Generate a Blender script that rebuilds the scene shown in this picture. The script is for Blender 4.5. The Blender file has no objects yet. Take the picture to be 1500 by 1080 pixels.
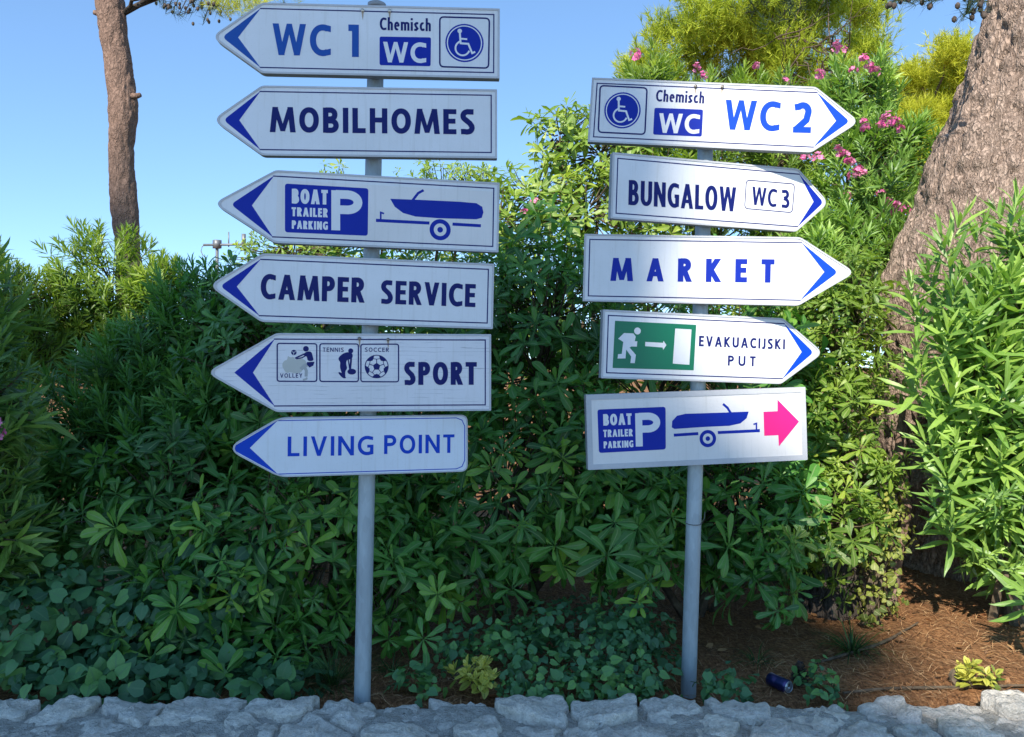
import bpy, bmesh, math, random
import numpy as np
from math import radians, sin, cos, pi, atan2, sqrt
from mathutils import Vector, Matrix, Euler
scene = bpy.context.scene
COL = scene.collection
rng = np.random.default_rng(7)
random.seed(7)

# ------------------------------------------------------------------ camera, sky, sun, exposure
F = 1177.0                       # focal length in pixels of the 1500 px wide photograph
CAMZ = 1.6
cam_d = bpy.data.cameras.new('camera'); cam = bpy.data.objects.new('camera', cam_d); COL.objects.link(cam)
cam.location = (0, 0, CAMZ); cam.rotation_euler = (radians(90), 0, 0)
cam_d.sensor_width = 36; cam_d.lens = 36 * F / 1500; cam_d.clip_end = 3000; cam_d.clip_start = 0.05
scene.camera = cam
SUN_EL, SUN_AZ = 40.0, -20.0      # azimuth: degrees to the right of straight behind the camera
S = np.array([cos(radians(SUN_EL)) * sin(radians(SUN_AZ)), -cos(radians(SUN_EL)) * cos(radians(SUN_AZ)), sin(radians(SUN_EL))])
world = bpy.data.worlds.new('World'); scene.world = world; world.use_nodes = True
wn = world.node_tree.nodes; wl = world.node_tree.links
bg = wn['Background']; sky = wn.new('ShaderNodeTexSky'); sky.sky_type = 'NISHITA'; sky.sun_disc = False
sky.sun_elevation = radians(SUN_EL); sky.sun_rotation = atan2(S[0], S[1])
sky.air_density = 0.7; sky.dust_density = 0.0; sky.ozone_density = 1.0; sky.altitude = 0
gm = wn.new('ShaderNodeGamma'); gm.inputs[1].default_value = 0.7; wl.new(sky.outputs[0], gm.inputs[0])      # a hazier, flatter sky than the model's clean air
tn = wn.new('ShaderNodeVectorMath'); tn.operation = 'MULTIPLY'; tn.inputs[1].default_value = (.73, 1.0, 1.25); wl.new(gm.outputs[0], tn.inputs[0]); wl.new(tn.outputs[0], bg.inputs[0]); bg.inputs[1].default_value = 0.15
sun_d = bpy.data.lights.new('sun', 'SUN'); sun = bpy.data.objects.new('sun', sun_d); COL.objects.link(sun)
sun_d.energy = 3.7; sun_d.angle = radians(0.55); sun_d.color = (1.0, 0.93, 0.82)
sun.rotation_euler = Vector(S).to_track_quat('Z', 'Y').to_euler(); sun.location = (8, -12, 14)
vs = scene.view_settings; vs.view_transform = 'Standard'; vs.look = 'None'; vs.exposure = 1.15; vs.gamma = 1; vs.use_curve_mapping = False

# ------------------------------------------------------------------ helpers
def tag(o, label=None, cat=None, group=None, kind=None):
    if label: o['label'] = label
    if cat: o['category'] = cat
    if group: o['group'] = group
    if kind: o['kind'] = kind
    return o

def empty(name, loc, label=None, cat=None, group=None, rot=None):
    o = bpy.data.objects.new(name, None); COL.objects.link(o); o.location = loc
    o.empty_display_size = 0.1
    if rot is not None: o.rotation_euler = rot
    return tag(o, label, cat, group)

def add(name, me, parent=None, mat=None, kind=None):
    o = bpy.data.objects.new(name, me); COL.objects.link(o)
    if parent is not None: o.parent = parent
    if mat is not None and not me.materials: me.materials.append(mat)
    if kind: o['kind'] = kind
    return o

def W(px, py, d):                # a point of the place from where it stands in the picture and how far it is
    return np.array([(px - 750) / F * d, d, CAMZ - (py - 540) / F * d])

def quads_mesh(name, V, Q, uv=None, tint=None, smooth=True, tris=None):
    me = bpy.data.meshes.new(name)
    V = np.asarray(V, np.float32); Q = np.asarray(Q, np.int32)
    nq = len(Q); k = Q.shape[1]
    me.vertices.add(len(V)); me.vertices.foreach_set('co', V.ravel())
    me.loops.add(nq * k); me.loops.foreach_set('vertex_index', Q.ravel())
    me.polygons.add(nq)
    me.polygons.foreach_set('loop_start', np.arange(nq, dtype=np.int32) * k)
    me.polygons.foreach_set('use_smooth', np.full(nq, smooth))
    me.update(calc_edges=True)
    if uv is not None:
        l = me.uv_layers.new(name='UVMap'); l.data.foreach_set('uv', np.asarray(uv, np.float32)[Q.ravel()].ravel())
    if tint is not None:
        a = me.attributes.new('tint', 'FLOAT', 'POINT'); a.data.foreach_set('value', np.asarray(tint, np.float32))
    return me

_perm = np.random.default_rng(3).random((64, 64, 64)).astype(np.float32)
def vnoise(P):                   # value noise, P (N,3) -> 0..1
    P = np.asarray(P, float); i = np.floor(P).astype(int); f = P - i; f = f * f * (3 - 2 * f); i &= 63; j = (i + 1) & 63
    g = lambda a, b, c: _perm[a, b, c]
    x0, y0, z0 = i.T; x1, y1, z1 = j.T; fx, fy, fz = f.T
    a = g(x0, y0, z0) * (1 - fx) + g(x1, y0, z0) * fx; b = g(x0, y1, z0) * (1 - fx) + g(x1, y1, z0) * fx
    c = g(x0, y0, z1) * (1 - fx) + g(x1, y0, z1) * fx; d = g(x0, y1, z1) * (1 - fx) + g(x1, y1, z1) * fx
    return (a * (1 - fy) + b * fy) * (1 - fz) + (c * (1 - fy) + d * fy) * fz
def fbm(P, o=4):
    P = np.asarray(P, float); r = 0; s = 0
    for k in range(o): r = r + vnoise(P * 2 ** k + 7.3 * k) * 0.5 ** k; s += 0.5 ** k
    return r / s

# ------------------------------------------------------------------ materials
class NT:
    def __init__(s, name):
        s.m = bpy.data.materials.new(name); s.m.use_nodes = True; s.t = s.m.node_tree; s.b = s.t.nodes['Principled BSDF']; s.out = s.t.nodes['Material Output']
    def n(s, ty, **kw):
        x = s.t.nodes.new('ShaderNode' + ty)
        for k, v in kw.items(): setattr(x, k, v)
        return x
    def l(s, a, b): s.t.links.new(a, b)
    def co(s, scale=(1, 1, 1), kind='Object', rot=(0, 0, 0)):
        c = s.n('TexCoord'); m = s.n('Mapping'); m.inputs['Scale'].default_value = scale; m.inputs['Rotation'].default_value = rot; s.l(c.outputs[kind], m.inputs[0]); return m.outputs[0]
    def noise(s, vec, scale, detail=5, rough=.55, dist=0):
        x = s.n('TexNoise'); x.inputs['Scale'].default_value = scale; x.inputs['Detail'].default_value = detail; x.inputs['Roughness'].default_value = rough; x.inputs['Distortion'].default_value = dist
        s.l(vec, x.inputs['Vector']); return x.outputs['Fac']
    def ramp(s, fac, stops):
        x = s.n('ValToRGB'); e = x.color_ramp.elements
        while len(e) < len(stops): e.new(0.5)
        for i, (p, c) in enumerate(stops):
            e[i].position = p; e[i].color = (*c, 1) if len(c) == 3 else c
        s.l(fac, x.inputs[0]); return x.outputs[0]
    def math(s, op, a, b=None, c=None):
        x = s.n('Math', operation=op)
        for i, v in enumerate((a, b, c)):
            if v is None: continue
            if isinstance(v, (int, float)): x.inputs[i].default_value = v
            else: s.l(v, x.inputs[i])
        return x.outputs[0]
    def mix(s, fac, a, b, mode='MIX'):
        x = s.n('MixRGB', blend_type=mode)
        for i, v in enumerate((fac, a, b)):
            if isinstance(v, (int, float)): x.inputs[i].default_value = v
            elif isinstance(v, tuple): x.inputs[i].default_value = (*v, 1)
            else: s.l(v, x.inputs[i])
        return x.outputs[0]
    def bump(s, h, strength=.5, dist=.01, prev=None):
        x = s.n('Bump'); x.inputs['Strength'].default_value = strength; x.inputs['Distance'].default_value = dist; s.l(h, x.inputs['Height'])
        if prev is not None: s.l(prev, x.inputs['Normal'])
        return x.outputs[0]
    def set(s, **kw):
        for k, v in kw.items():
            k = {'color': 'Base Color', 'rough': 'Roughness', 'metal': 'Metallic', 'spec': 'Specular IOR Level', 'normal': 'Normal'}[k]
            if isinstance(v, (int, float)): s.b.inputs[k].default_value = v
            elif isinstance(v, tuple): s.b.inputs[k].default_value = (*v, 1)
            else: s.l(v, s.b.inputs[k])
        return s.m

def mat_leaf(name, dark, mid, light, rib, rough=.38, trans=.28, under=1.25, spec=.5):
    m = NT(name)
    a = m.n('Attribute', attribute_name='tint'); uvn = m.n('UVMap'); sep = m.n('SeparateXYZ'); m.l(uvn.outputs[0], sep.inputs[0])
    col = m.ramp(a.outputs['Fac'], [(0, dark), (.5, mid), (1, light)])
    nz = m.noise(m.co((1, 1, 1)), 9, 3)
    col = m.mix(.55, col, m.mix(nz, (.55, .55, .55), (1.35, 1.35, 1.2)), 'MULTIPLY')
    d = m.math('ABSOLUTE', m.math('SUBTRACT', sep.outputs[0], .5))
    ribf = m.math('MULTIPLY', m.math('SUBTRACT', 1, m.math('SMOOTH_MIN', m.math('MULTIPLY', d, 13), 1, .1)), .9)
    col = m.mix(ribf, col, rib)
    geo = m.n('NewGeometry')
    col = m.mix(geo.outputs['Backfacing'], col, m.mix(.5, col, (under * mid[0] * 1.4, under * mid[1] * 1.2, under * mid[2] * 1.6)))
    side = m.math('SINE', m.math('MULTIPLY', m.math('SUBTRACT', sep.outputs[1], m.math('MULTIPLY', d, .9)), 70))
    m.set(color=col, rough=m.math('ADD', m.math('MULTIPLY', nz, .25), rough - .1), spec=spec, normal=m.bump(side, .12, .002))
    tr = m.n('BsdfTranslucent'); m.l(m.mix(1.0, col, (1.25, 1.35, .5), 'MULTIPLY'), tr.inputs[0])
    mx = m.n('MixShader'); mx.inputs[0].default_value = trans
    m.l(m.b.outputs[0], mx.inputs[1]); m.l(tr.outputs[0], mx.inputs[2]); m.l(mx.outputs[0], m.out.inputs[0])
    return m.m

def mat_paint(name, c, rough=.4, dirt=.12, spec=.4):
    m = NT(name); co = m.co()
    n1 = m.noise(co, 6, 6, .6); n2 = m.noise(co, 90, 3, .6)
    f = m.math('ADD', m.math('MULTIPLY', n1, .7), m.math('MULTIPLY', n2, .3))
    col = m.mix(m.ramp(f, [(.35, (0, 0, 0)), (.75, (dirt * 2, dirt * 2, dirt * 2))]), c, tuple(x * .62 for x in c))
    return m.set(color=col, rough=m.math('ADD', m.math('MULTIPLY', n1, .2), rough - .1), spec=spec)

def mat_face(name, c, cracks=False, stain=0.0):
    m = NT(name); co = m.co()
    n1 = m.noise(co, 3.5, 6, .6); n2 = m.noise(m.co((1, 1, 14), rot=(0, 0, 0)), 14, 5, .6); n3 = m.noise(co, 220, 2)
    col = m.mix(m.ramp(n1, [(.4, (0, 0, 0)), (.72, (.45, .45, .45))]), c, (c[0] * .78, c[1] * .78, c[2] * .74))
    col = m.mix(m.ramp(n3, [(.62, (0, 0, 0)), (.8, (.22, .22, .22))]), col, (.35, .34, .3))
    # rain streaks: stretched downward
    st = m.noise(m.co((30, 1, 1.5)), 1.6, 5, .65)
    col = m.mix(m.ramp(st, [(.54, (0, 0, 0)), (.76, (.36, .36, .36))]), col, (.47, .46, .41))
    if cracks:
        w = m.n('TexWave', wave_type='BANDS', bands_direction='Z'); w.inputs['Scale'].default_value = 21; w.inputs['Distortion'].default_value = 5; w.inputs['Detail'].default_value = 4; w.inputs['Detail Scale'].default_value = 1.5
        m.l(m.co((.12, 1, 1)), w.inputs['Vector'])
        br = m.noise(m.co((5, 1, 22)), 1.5, 4)
        k = m.math('MULTIPLY', m.ramp(w.outputs['Fac'], [(0, (1, 1, 1)), (.035, (0, 0, 0))]), m.ramp(br, [(.46, (0, 0, 0)), (.56, (1, 1, 1))]))
        col = m.mix(m.math('MULTIPLY', k, .62), col, (.27, .27, .29))
        return m.set(color=col, rough=.5, spec=.3, normal=m.bump(k, -.5, .001))
    return m.set(color=col, rough=.42, spec=.35, normal=m.bump(n3, .06, .001))

M = {}
M['white'] = mat_face('sign_white', (.74, .745, .75))
M['white_cracked'] = mat_face('sign_white_cracked', (.75, .735, .745), cracks=True)
M['white_bright'] = mat_face('sign_white_sheeting', (.72, .76, .80))
M['cream'] = mat_face('sticker_white', (.74, .715, .69))
M['rim'] = mat_paint('aluminium_rim', (.52, .525, .535), .45, .3)
M['side'] = mat_paint('aluminium_side', (.30, .315, .33), .5, .4)
M['navy'] = mat_paint('navy_print', (.004, .010, .12), .5, spec=.2)
M['blue'] = mat_paint('blue_print', (.003, .022, .32), .5, spec=.2)
M['faded'] = mat_paint('faded_blue_print', (.015, .085, .36), .5, .2, spec=.2)
M['vivid'] = mat_paint('vivid_blue_print', (.001, .055, .48), .5, spec=.2)
M['green'] = mat_paint('green_print', (.004, .17, .085), .4)
M['letwhite'] = mat_paint('white_print', (.74, .745, .75), .4)
M['rust'] = mat_paint('rust_stain', (.46, .36, .26), .7, .4)
M['pink'] = mat_paint('pink_print', (.80, .012, .20), .4)
M['grey'] = mat_paint('worn_print', (.42, .43, .42), .6, .5)

m = NT('galvanised_steel'); co = m.co()
v = m.n('TexVoronoi'); v.inputs['Scale'].default_value = 55; m.l(m.co((1, 1, .45)), v.inputs['Vector'])
col = m.mix(.5, m.ramp(v.outputs['Color'], [(0, (.32, .365, .38)), (1, (.44, .51, .53))]), m.ramp(m.noise(m.co((1, 1, .15)), 18, 6, .65), [(.3, (.22, .26, .28)), (.7, (.50, .58, .60))]))
col = m.mix(m.ramp(m.noise(co, 9, 5, .7), [(.62, (0, 0, 0)), (.75, (.5, .5, .5))]), col, (.17, .155, .14))
M['galv'] = m.set(color=col, rough=.52, metal=.25, spec=.5, normal=m.bump(m.noise(co, 60, 4), .15, .003))
m = NT('bolt_steel'); M['bolt'] = m.set(color=m.ramp(m.noise(m.co(), 300, 3), [(.4, (.25, .24, .22)), (.7, (.12, .06, .03))]), rough=.5, metal=.6)
m = NT('bolt_bright'); M['boltb'] = m.set(color=m.ramp(m.noise(m.co(), 300, 3), [(.4, (.6, .57, .5)), (.75, (.25, .2, .13))]), rough=.35, metal=.5)
m = NT('dark_wire'); M['wire'] = m.set(color=(.12, .11, .1), rough=.7)

def mat_bark(name, a, b, c, sc=1.0, zs=.35, bumps=1.0):
    m = NT(name); co = m.co((1, 1, zs))
    v = m.n('TexVoronoi', feature='DISTANCE_TO_EDGE'); v.inputs['Scale'].default_value = 14 * sc
    dn = m.n('TexNoise'); dn.inputs['Scale'].default_value = 8 * sc; dn.inputs['Detail'].default_value = 5; m.l(co, dn.inputs['Vector'])
    va = m.n('VectorMath', operation='MULTIPLY_ADD'); m.l(dn.outputs['Color'], va.inputs[0]); va.inputs[1].default_value = (.34 / sc,) * 3; m.l(co, va.inputs[2]); m.l(va.outputs[0], v.inputs['Vector'])
    crack = m.ramp(v.outputs['Distance'], [(0, (0, 0, 0)), (.22, (1, 1, 1))])
    n = m.noise(co, 30 * sc, 7, .7); n2 = m.noise(m.co((1, 1, .8)), 3.2 * sc, 5)
    col = m.mix(n2, b, c); col = m.mix(m.ramp(n, [(.35, (.8, .8, .8)), (.65, (0, 0, 0))]), col, a)
    col = m.mix(m.math('MULTIPLY', m.math('SUBTRACT', 1, crack), .42), col, a)
    h = m.math('ADD', m.math('MULTIPLY', crack, .8), n)
    return m.set(color=col, rough=.9, spec=.15, normal=m.bump(h, .9, .012 * bumps / sc))
M['bark_big'] = mat_bark('pine_bark_pinkish', (.09, .06, .045), (.60, .455, .355), (.45, .33, .26), 2.3, .38, 2.2)
M['bark_small'] = mat_bark('pine_bark_brown', (.10, .065, .05), (.36, .24, .18), (.26, .17, .13), 1.7, .5)
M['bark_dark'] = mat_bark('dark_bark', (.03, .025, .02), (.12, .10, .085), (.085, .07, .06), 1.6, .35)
m = NT('twig_brown'); M['twig'] = m.set(color=m.ramp(m.noise(m.co(), 25, 4), [(.35, (.06, .045, .03)), (.7, (.17, .13, .085))]), rough=.85, spec=.2)
m = NT('green_stem'); M['gstem'] = m.set(color=m.ramp(m.noise(m.co(), 14, 3), [(.35, (.10, .12, .035)), (.7, (.22, .20, .08))]), rough=.6, spec=.3)

m = NT('wall_stone'); co = m.co()
oi = m.n('ObjectInfo')
n1 = m.noise(co, 7, 7, .65); n2 = m.noise(co, 55, 5, .7); n3 = m.noise(co, 260, 3, .6)
col = m.ramp(n1, [(.3, (.56, .51, .42)), (.5, (.74, .68, .57)), (.68, (.85, .79, .67))])
col = m.mix(.5, col, m.ramp(n2, [(.3, (.6, .6, .6)), (.6, (1.2, 1.2, 1.2))]), 'MULTIPLY')
col = m.mix(.5, col, m.ramp(oi.outputs['Random'], [(0, (.78, .79, .82)), (.6, (1.0, 1.0, 1.0)), (1, (1.12, 1.08, 1.0))]), 'MULTIPLY')
col = m.mix(m.ramp(m.noise(m.co((1, 1, 1)), 13, 6, .75), [(.6, (0, 0, 0)), (.72, (.6, .6, .6))]), col, (.30, .285, .25))
col = m.mix(m.ramp(m.noise(co, 4.4, 5, .6), [(.62, (0, 0, 0)), (.74, (.4, .4, .4))]), col, (.36, .26, .19))
h = m.math('ADD', m.math('ADD', m.math('MULTIPLY', n1, 1.2), m.math('MULTIPLY', n2, .55)), m.math('MULTIPLY', n3, .12))
M['stone'] = m.set(color=col, rough=.88, spec=.25, normal=m.bump(h, 1.0, .03))
m = NT('wall_mortar'); co = m.co()
n1 = m.noise(co, 40, 6, .75); n2 = m.noise(co, 9, 5); v = m.n('TexVoronoi'); v.inputs['Scale'].default_value = 150; m.l(co, v.inputs['Vector'])
col = m.ramp(n1, [(.3, (.25, .23, .19)), (.6, (.58, .54, .46))]); col = m.mix(m.ramp(n2, [(.5, (0, 0, 0)), (.75, (.6, .6, .6))]), col, (.42, .40, .36))
col = m.mix(m.ramp(v.outputs['Color'], [(.75, (0, 0, 0)), (.9, (.5, .5, .5))]), col, (.55, .54, .5))
M['mortar'] = m.set(color=col, rough=.95, spec=.15, normal=m.bump(m.math('ADD', n1, m.math('MULTIPLY', v.outputs['Distance'], .6)), 1.0, .014))

m = NT('needle_litter_soil'); co = m.co()
n1 = m.noise(co, 5, 6, .6); n2 = m.noise(co, 60, 5, .75); n3 = m.noise(m.co((1, .22, 1), rot=(0, 0, .4)), 120, 3)
col = m.ramp(n2, [(.3, (.10, .045, .022)), (.5, (.33, .165, .075)), (.7, (.56, .32, .155))])
col = m.mix(.5, col, m.ramp(n3, [(.35, (.5, .45, .4)), (.65, (1.3, 1.2, 1.1))]), 'MULTIPLY')
col = m.mix(m.ramp(n1, [(.45, (0, 0, 0)), (.7, (.55, .55, .55))]), col, (.13, .075, .042))
M['soil'] = m.set(color=col, rough=.95, spec=.1, normal=m.bump(m.math('ADD', n2, n3), 1.0, .02))
m = NT('pale_bounce_gravel'); co = m.co(); n = m.noise(co, 120, 4, .7)
M['bounce_road'] = m.set(color=m.ramp(n, [(.3, (.24, .225, .20)), (.7, (.44, .42, .38))]), rough=.9, spec=.2, normal=m.bump(n, .6, .006))  # unseen road made pale to bounce fill light onto the signs
m = NT('dry_needle'); a = m.n('Attribute', attribute_name='tint')
M['dryneedle'] = m.set(color=m.ramp(a.outputs['Fac'], [(0, (.12, .05, .025)), (.6, (.36, .18, .08)), (1, (.58, .38, .20))]), rough=.75, spec=.2)
def mat_needle(name, a0, b0, c0, tr=.25):
    m = NT(name); a = m.n('Attribute', attribute_name='tint'); col = m.ramp(a.outputs['Fac'], [(0, a0), (.5, b0), (1, c0)])
    m.set(color=col, rough=.55, spec=.25)
    t = m.n('BsdfTranslucent'); m.l(col, t.inputs[0]); mx = m.n('MixShader'); mx.inputs[0].default_value = tr
    m.l(m.b.outputs[0], mx.inputs[1]); m.l(t.outputs[0], mx.inputs[2]); m.l(mx.outputs[0], m.out.inputs[0]); return m.m
M['needle_y'] = mat_needle('pine_needles_olive', (.13, .17, .018), (.36, .46, .04), (.60, .66, .07), .45)
M['needle_yy'] = mat_needle('pine_needles_yellow', (.24, .29, .02), (.50, .54, .04), (.68, .68, .08), .45)
M['needle_d'] = mat_needle('pine_needles_dark', (.015, .03, .018), (.035, .06, .025), (.07, .10, .03), .15)
M['grass'] = mat_needle('grass_blades', (.015, .04, .012), (.04, .095, .02), (.09, .16, .035), .2)
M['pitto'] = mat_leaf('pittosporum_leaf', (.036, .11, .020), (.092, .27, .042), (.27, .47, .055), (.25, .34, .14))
M['pitto_lit'] = mat_leaf('pittosporum_leaf_lit', (.06, .14, .018), (.20, .32, .040), (.42, .50, .07), (.40, .43, .16), trans=.33)  # lit copy of the pittosporum leaf, sunlight put into its colours
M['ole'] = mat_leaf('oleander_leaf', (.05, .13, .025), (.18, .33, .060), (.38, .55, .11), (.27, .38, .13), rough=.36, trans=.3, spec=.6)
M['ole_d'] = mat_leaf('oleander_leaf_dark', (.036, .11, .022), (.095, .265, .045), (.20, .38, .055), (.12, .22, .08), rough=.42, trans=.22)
M['ivy'] = mat_leaf('ivy_leaf', (.03, .09, .042), (.07, .195, .075), (.16, .34, .07), (.09, .19, .08), rough=.5, trans=.2)
M['ivy_y'] = mat_leaf('ivy_leaf_pale', (.08, .12, .02), (.24, .28, .05), (.42, .42, .10), (.45, .45, .2), rough=.5, trans=.3)
M['varieg'] = mat_leaf('variegated_leaf', (.05, .13, .02), (.42, .42, .07), (.66, .60, .13), (.10, .20, .03), rough=.45, trans=.25)
M['dryleaf'] = mat_leaf('dry_leaf', (.10, .045, .02), (.30, .14, .05), (.50, .28, .12), (.35, .22, .12), rough=.7, trans=.1)
M['petal'] = mat_needle('pink_petal', (.50, .05, .20), (.75, .14, .38), (.85, .38, .55), .3)
m = NT('can_blue'); M['can'] = m.set(color=m.ramp(m.noise(m.co((1, 1, 1)), 14, 2), [(.48, (.012, .02, .09)), (.62, (.10, .07, .20))]), rough=.3, metal=.5)
m = NT('can_end'); M['canend'] = m.set(color=(.55, .58, .62), rough=.3, metal=.75)
m = NT('cone_scale'); M['cone'] = m.set(color=m.ramp(m.noise(m.co(), 60, 3), [(.4, (.03, .022, .018)), (.7, (.12, .085, .06))]), rough=.8)
m = NT('grey_metal'); M['mast'] = m.set(color=(.18, .19, .20), rough=.5, metal=.4)

# ------------------------------------------------------------------ ground, road, sky line
def grid_mesh(name, x0, x1, y0, y1, nx, ny, zf, xs=None, ys=None):
    xs = np.linspace(x0, x1, nx) if xs is None else xs; ys = np.linspace(y0, y1, ny) if ys is None else ys
    X, Y = np.meshgrid(xs, ys); Z = zf(X, Y); n0, n1 = len(xs), len(ys)
    V = np.stack([X, Y, Z], -1).reshape(-1, 3)
    i = np.arange(n0 * n1).reshape(n1, n0); Q = np.stack([i[:-1, :-1], i[:-1, 1:], i[1:, 1:], i[1:, :-1]], -1).reshape(-1, 4)
    return quads_mesh(name, V, Q)
GZ = .42
def ground_z(X, Y):
    X = np.asarray(X, float); Y = np.asarray(Y, float)
    P = np.stack([X * 1.7, Y * 1.7, X * 0], -1).reshape(-1, 3); n = fbm(P, 4).reshape(X.shape) - .5
    near = np.clip((12 - np.hypot(X, Y)) / 6, 0, 1)
    dip = .075 * np.exp(-((X - .68) ** 2 + (Y - 3.05) ** 2) / .07)
    return GZ - dip - .02 - .06 * np.clip((2.90 - Y) / .08, 0, 1) + n * .09 * near * np.clip((Y - 2.75) / .3, .15, 1) + .035 * np.clip(X - .6, 0, 2.2) * np.clip((Y - 3.1) / 1.2, 0, 1)
ys = np.concatenate([np.linspace(2.72, 6, 130), np.linspace(6.2, 14, 40), np.geomspace(14.5, 1500, 26)])
xs = np.concatenate([-np.geomspace(1500, 6.5, 26), np.linspace(-6, 6, 240), np.geomspace(6.5, 1500, 26)])
g = add('ground', grid_mesh('ground', 0, 0, 0, 0, 0, 0, ground_z, xs, ys), mat=M['soil'], kind='structure')
add('road', grid_mesh('road', 0, 0, 0, 0, 0, 0, lambda X, Y: X * 0, np.concatenate([-np.geomspace(1500, 6.5, 12), np.linspace(-6, 6, 13), np.geomspace(6.5, 1500, 12)]), np.concatenate([-np.geomspace(1500, 10, 12), np.linspace(-8, 2.6, 20)])), mat=M['bounce_road'], kind='structure')

# ------------------------------------------------------------------ the stone wall
def clip_poly(poly, p, nrm):
    out = []; n = len(poly)
    for i in range(n):
        a, b = poly[i], poly[(i + 1) % n]; da, db = np.dot(a - p, nrm), np.dot(b - p, nrm)
        if da <= 0: out.append(a)
        if (da < 0) != (db < 0) and da != db: out.append(a + (b - a) * da / (da - db))
    return out
def voronoi_cells(seeds, x0, x1, y0, y1):
    cells = []
    for i, s in enumerate(seeds):
        poly = [np.array(p, float) for p in ((x0, y0), (x1, y0), (x1, y1), (x0, y1))]
        for j in np.argsort(((seeds - s) ** 2).sum(1))[1:14]:
            poly = clip_poly(poly, (s + seeds[j]) / 2, seeds[j] - s)
            if len(poly) < 3: break
        cells.append(poly)
    return cells
def stone_mesh(poly, cx, cy, gap, hgt, seed, depth=.07):
    """poly in wall-plane coordinates; returns mesh with the polygon centred on 0, surface rising towards +z"""
    r = np.random.default_rng(seed)
    c = np.array([cx, cy]); P = np.array(poly)
    peri = []
    for k in range(len(P)):
        a, b = P[k], P[(k + 1) % len(P)]; L = np.linalg.norm(b - a); n = max(1, int(L / .018))
        for t in range(n): peri.append(a + (b - a) * t / n)
    peri = np.array(peri) - c
    for _ in range(1): peri = (np.roll(peri, 1, 0) + peri * 2 + np.roll(peri, -1, 0)) / 4     # soften corners
    rad = np.linalg.norm(peri, axis=1, keepdims=True); dirs = peri / np.maximum(rad, 1e-6)
    wob = (fbm(np.c_[dirs * 2.4 + 5 + seed, np.full(len(dirs), seed * 1.7)], 3) - .5)[:, None] * .06
    rad = np.maximum(rad - gap + wob, .015); n = len(peri)
    rings = [(1.02, -depth), (1.0, -.008), (.985, .004), (.93, .009), (.82, .010), (.70, .010), (.58, .011), (.44, .011), (.30, .011), (.15, .011)]
    V = []; tilt = r.normal(0, .05, 2)
    for f, z in rings:
        p = dirs * rad * f
        zz = np.full(n, z + hgt)
        if z > -depth:
            nn = fbm(np.c_[p * 9 + seed, np.full(n, seed * .7)], 3) - .5; n2 = np.abs(fbm(np.c_[p * 16 + seed * 2, np.full(n, 3.)], 3) - .5)
            zz = zz + nn * .045 + p @ tilt - n2 * .06 * (z > .0) + (np.abs(fbm(np.c_[p * 34 + seed, np.full(n, 1.)], 3) - .5) - .1) * -.035 * (z > -.01) * .6
        V.append(np.c_[p, zz])
    V.append(np.array([[0, 0, .023 + hgt + (fbm(np.array([[seed, seed, seed * .7]]), 3)[0] - .5) * .04]]))
    V = np.concatenate(V); faces = []
    for a in range(len(rings) - 1):
        for k in range(n): faces.append((a * n + k, a * n + (k + 1) % n, (a + 1) * n + (k + 1) % n, (a + 1) * n + k))
    a = len(rings) - 1
    for k in range(n): faces.append((a * n + k, a * n + (k + 1) % n, len(V) - 1))
    me = bpy.data.meshes.new('stone'); me.from_pydata(V.tolist(), [], faces)
    me.polygons.foreach_set('use_smooth', np.ones(len(me.polygons), bool))
    return me
wall = empty('stone_wall', (0, 2.6, 0), 'low wall of pale grey rough stones set in mortar, along the bottom of the photo', 'wall')
WY0, WY1, WTOP = 2.34, 2.80, .435
def jit_seeds(x0, x1, y0, y1, sx, sy, j, seed):
    r = np.random.default_rng(seed); out = []; row = 0; y = y0 + sy / 2
    while y < y1:
        x = x0 + (sx / 2 if row % 2 else 0)
        while x < x1: out.append((x + r.normal(0, j * sx), y + r.normal(0, j * sy * .7))); x += sx * r.uniform(.75, 1.3)
        y += sy; row += 1
    return np.array(out)
seeds = jit_seeds(-2.6, 2.6, WY0, WY1, .23, .148, .20, 11)
for i, (s, poly) in enumerate(zip(seeds, voronoi_cells(seeds, -2.6, 2.6, WY0, WY1))):
    if len(poly) < 3: continue
    c = np.mean(poly, 0); back = c[1] > 2.66
    r = np.random.default_rng(100 + i)
    if back: poly = [p + np.array([0, r.uniform(-.02, .03)]) if p[1] > WY1 - .01 else p for p in poly]
    me = stone_mesh(poly, c[0], c[1], .010 + .012 * r.random(), r.uniform(-.002, .016) + (r.uniform(-.012, .022) if back else 0), 31 + i)
    o = add('stone', me, wall, M['stone']); o.location = (c[0], c[1] - 2.6, WTOP)
seeds = jit_seeds(-2.6, 2.6, 0, WTOP - .03, .24, .14, .13, 12)
for i, (s, poly) in enumerate(zip(seeds, voronoi_cells(seeds, -2.6, 2.6, 0, WTOP - .03))):
    if len(poly) < 3: continue
    c = np.mean(poly, 0)
    me = stone_mesh(poly, c[0], c[1], .012, 0, 331 + i); o = add('stone', me, wall, M['stone'])
    o.rotation_euler = (radians(90), 0, 0); o.location = (c[0], WY0 - .005 - 2.6, c[1])
def mort_z(X, Y):
    P = np.stack([X * 9, Y * 9, X * 0 + 2], -1).reshape(-1, 3)
    edge = np.clip((Y - (WY1 - .05)) / .06, 0, 1)
    return WTOP + .001 + (fbm(P, 4).reshape(X.shape) - .5) * .045 - edge * .05
me = grid_mesh('mortar', -2.62, 2.62, WY0, WY1 + .015, 420, 46, mort_z)
mo = add('mortar', me, wall, M['mortar']); mo.location = (0, -2.6, 0)
bm = bmesh.new()
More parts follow.
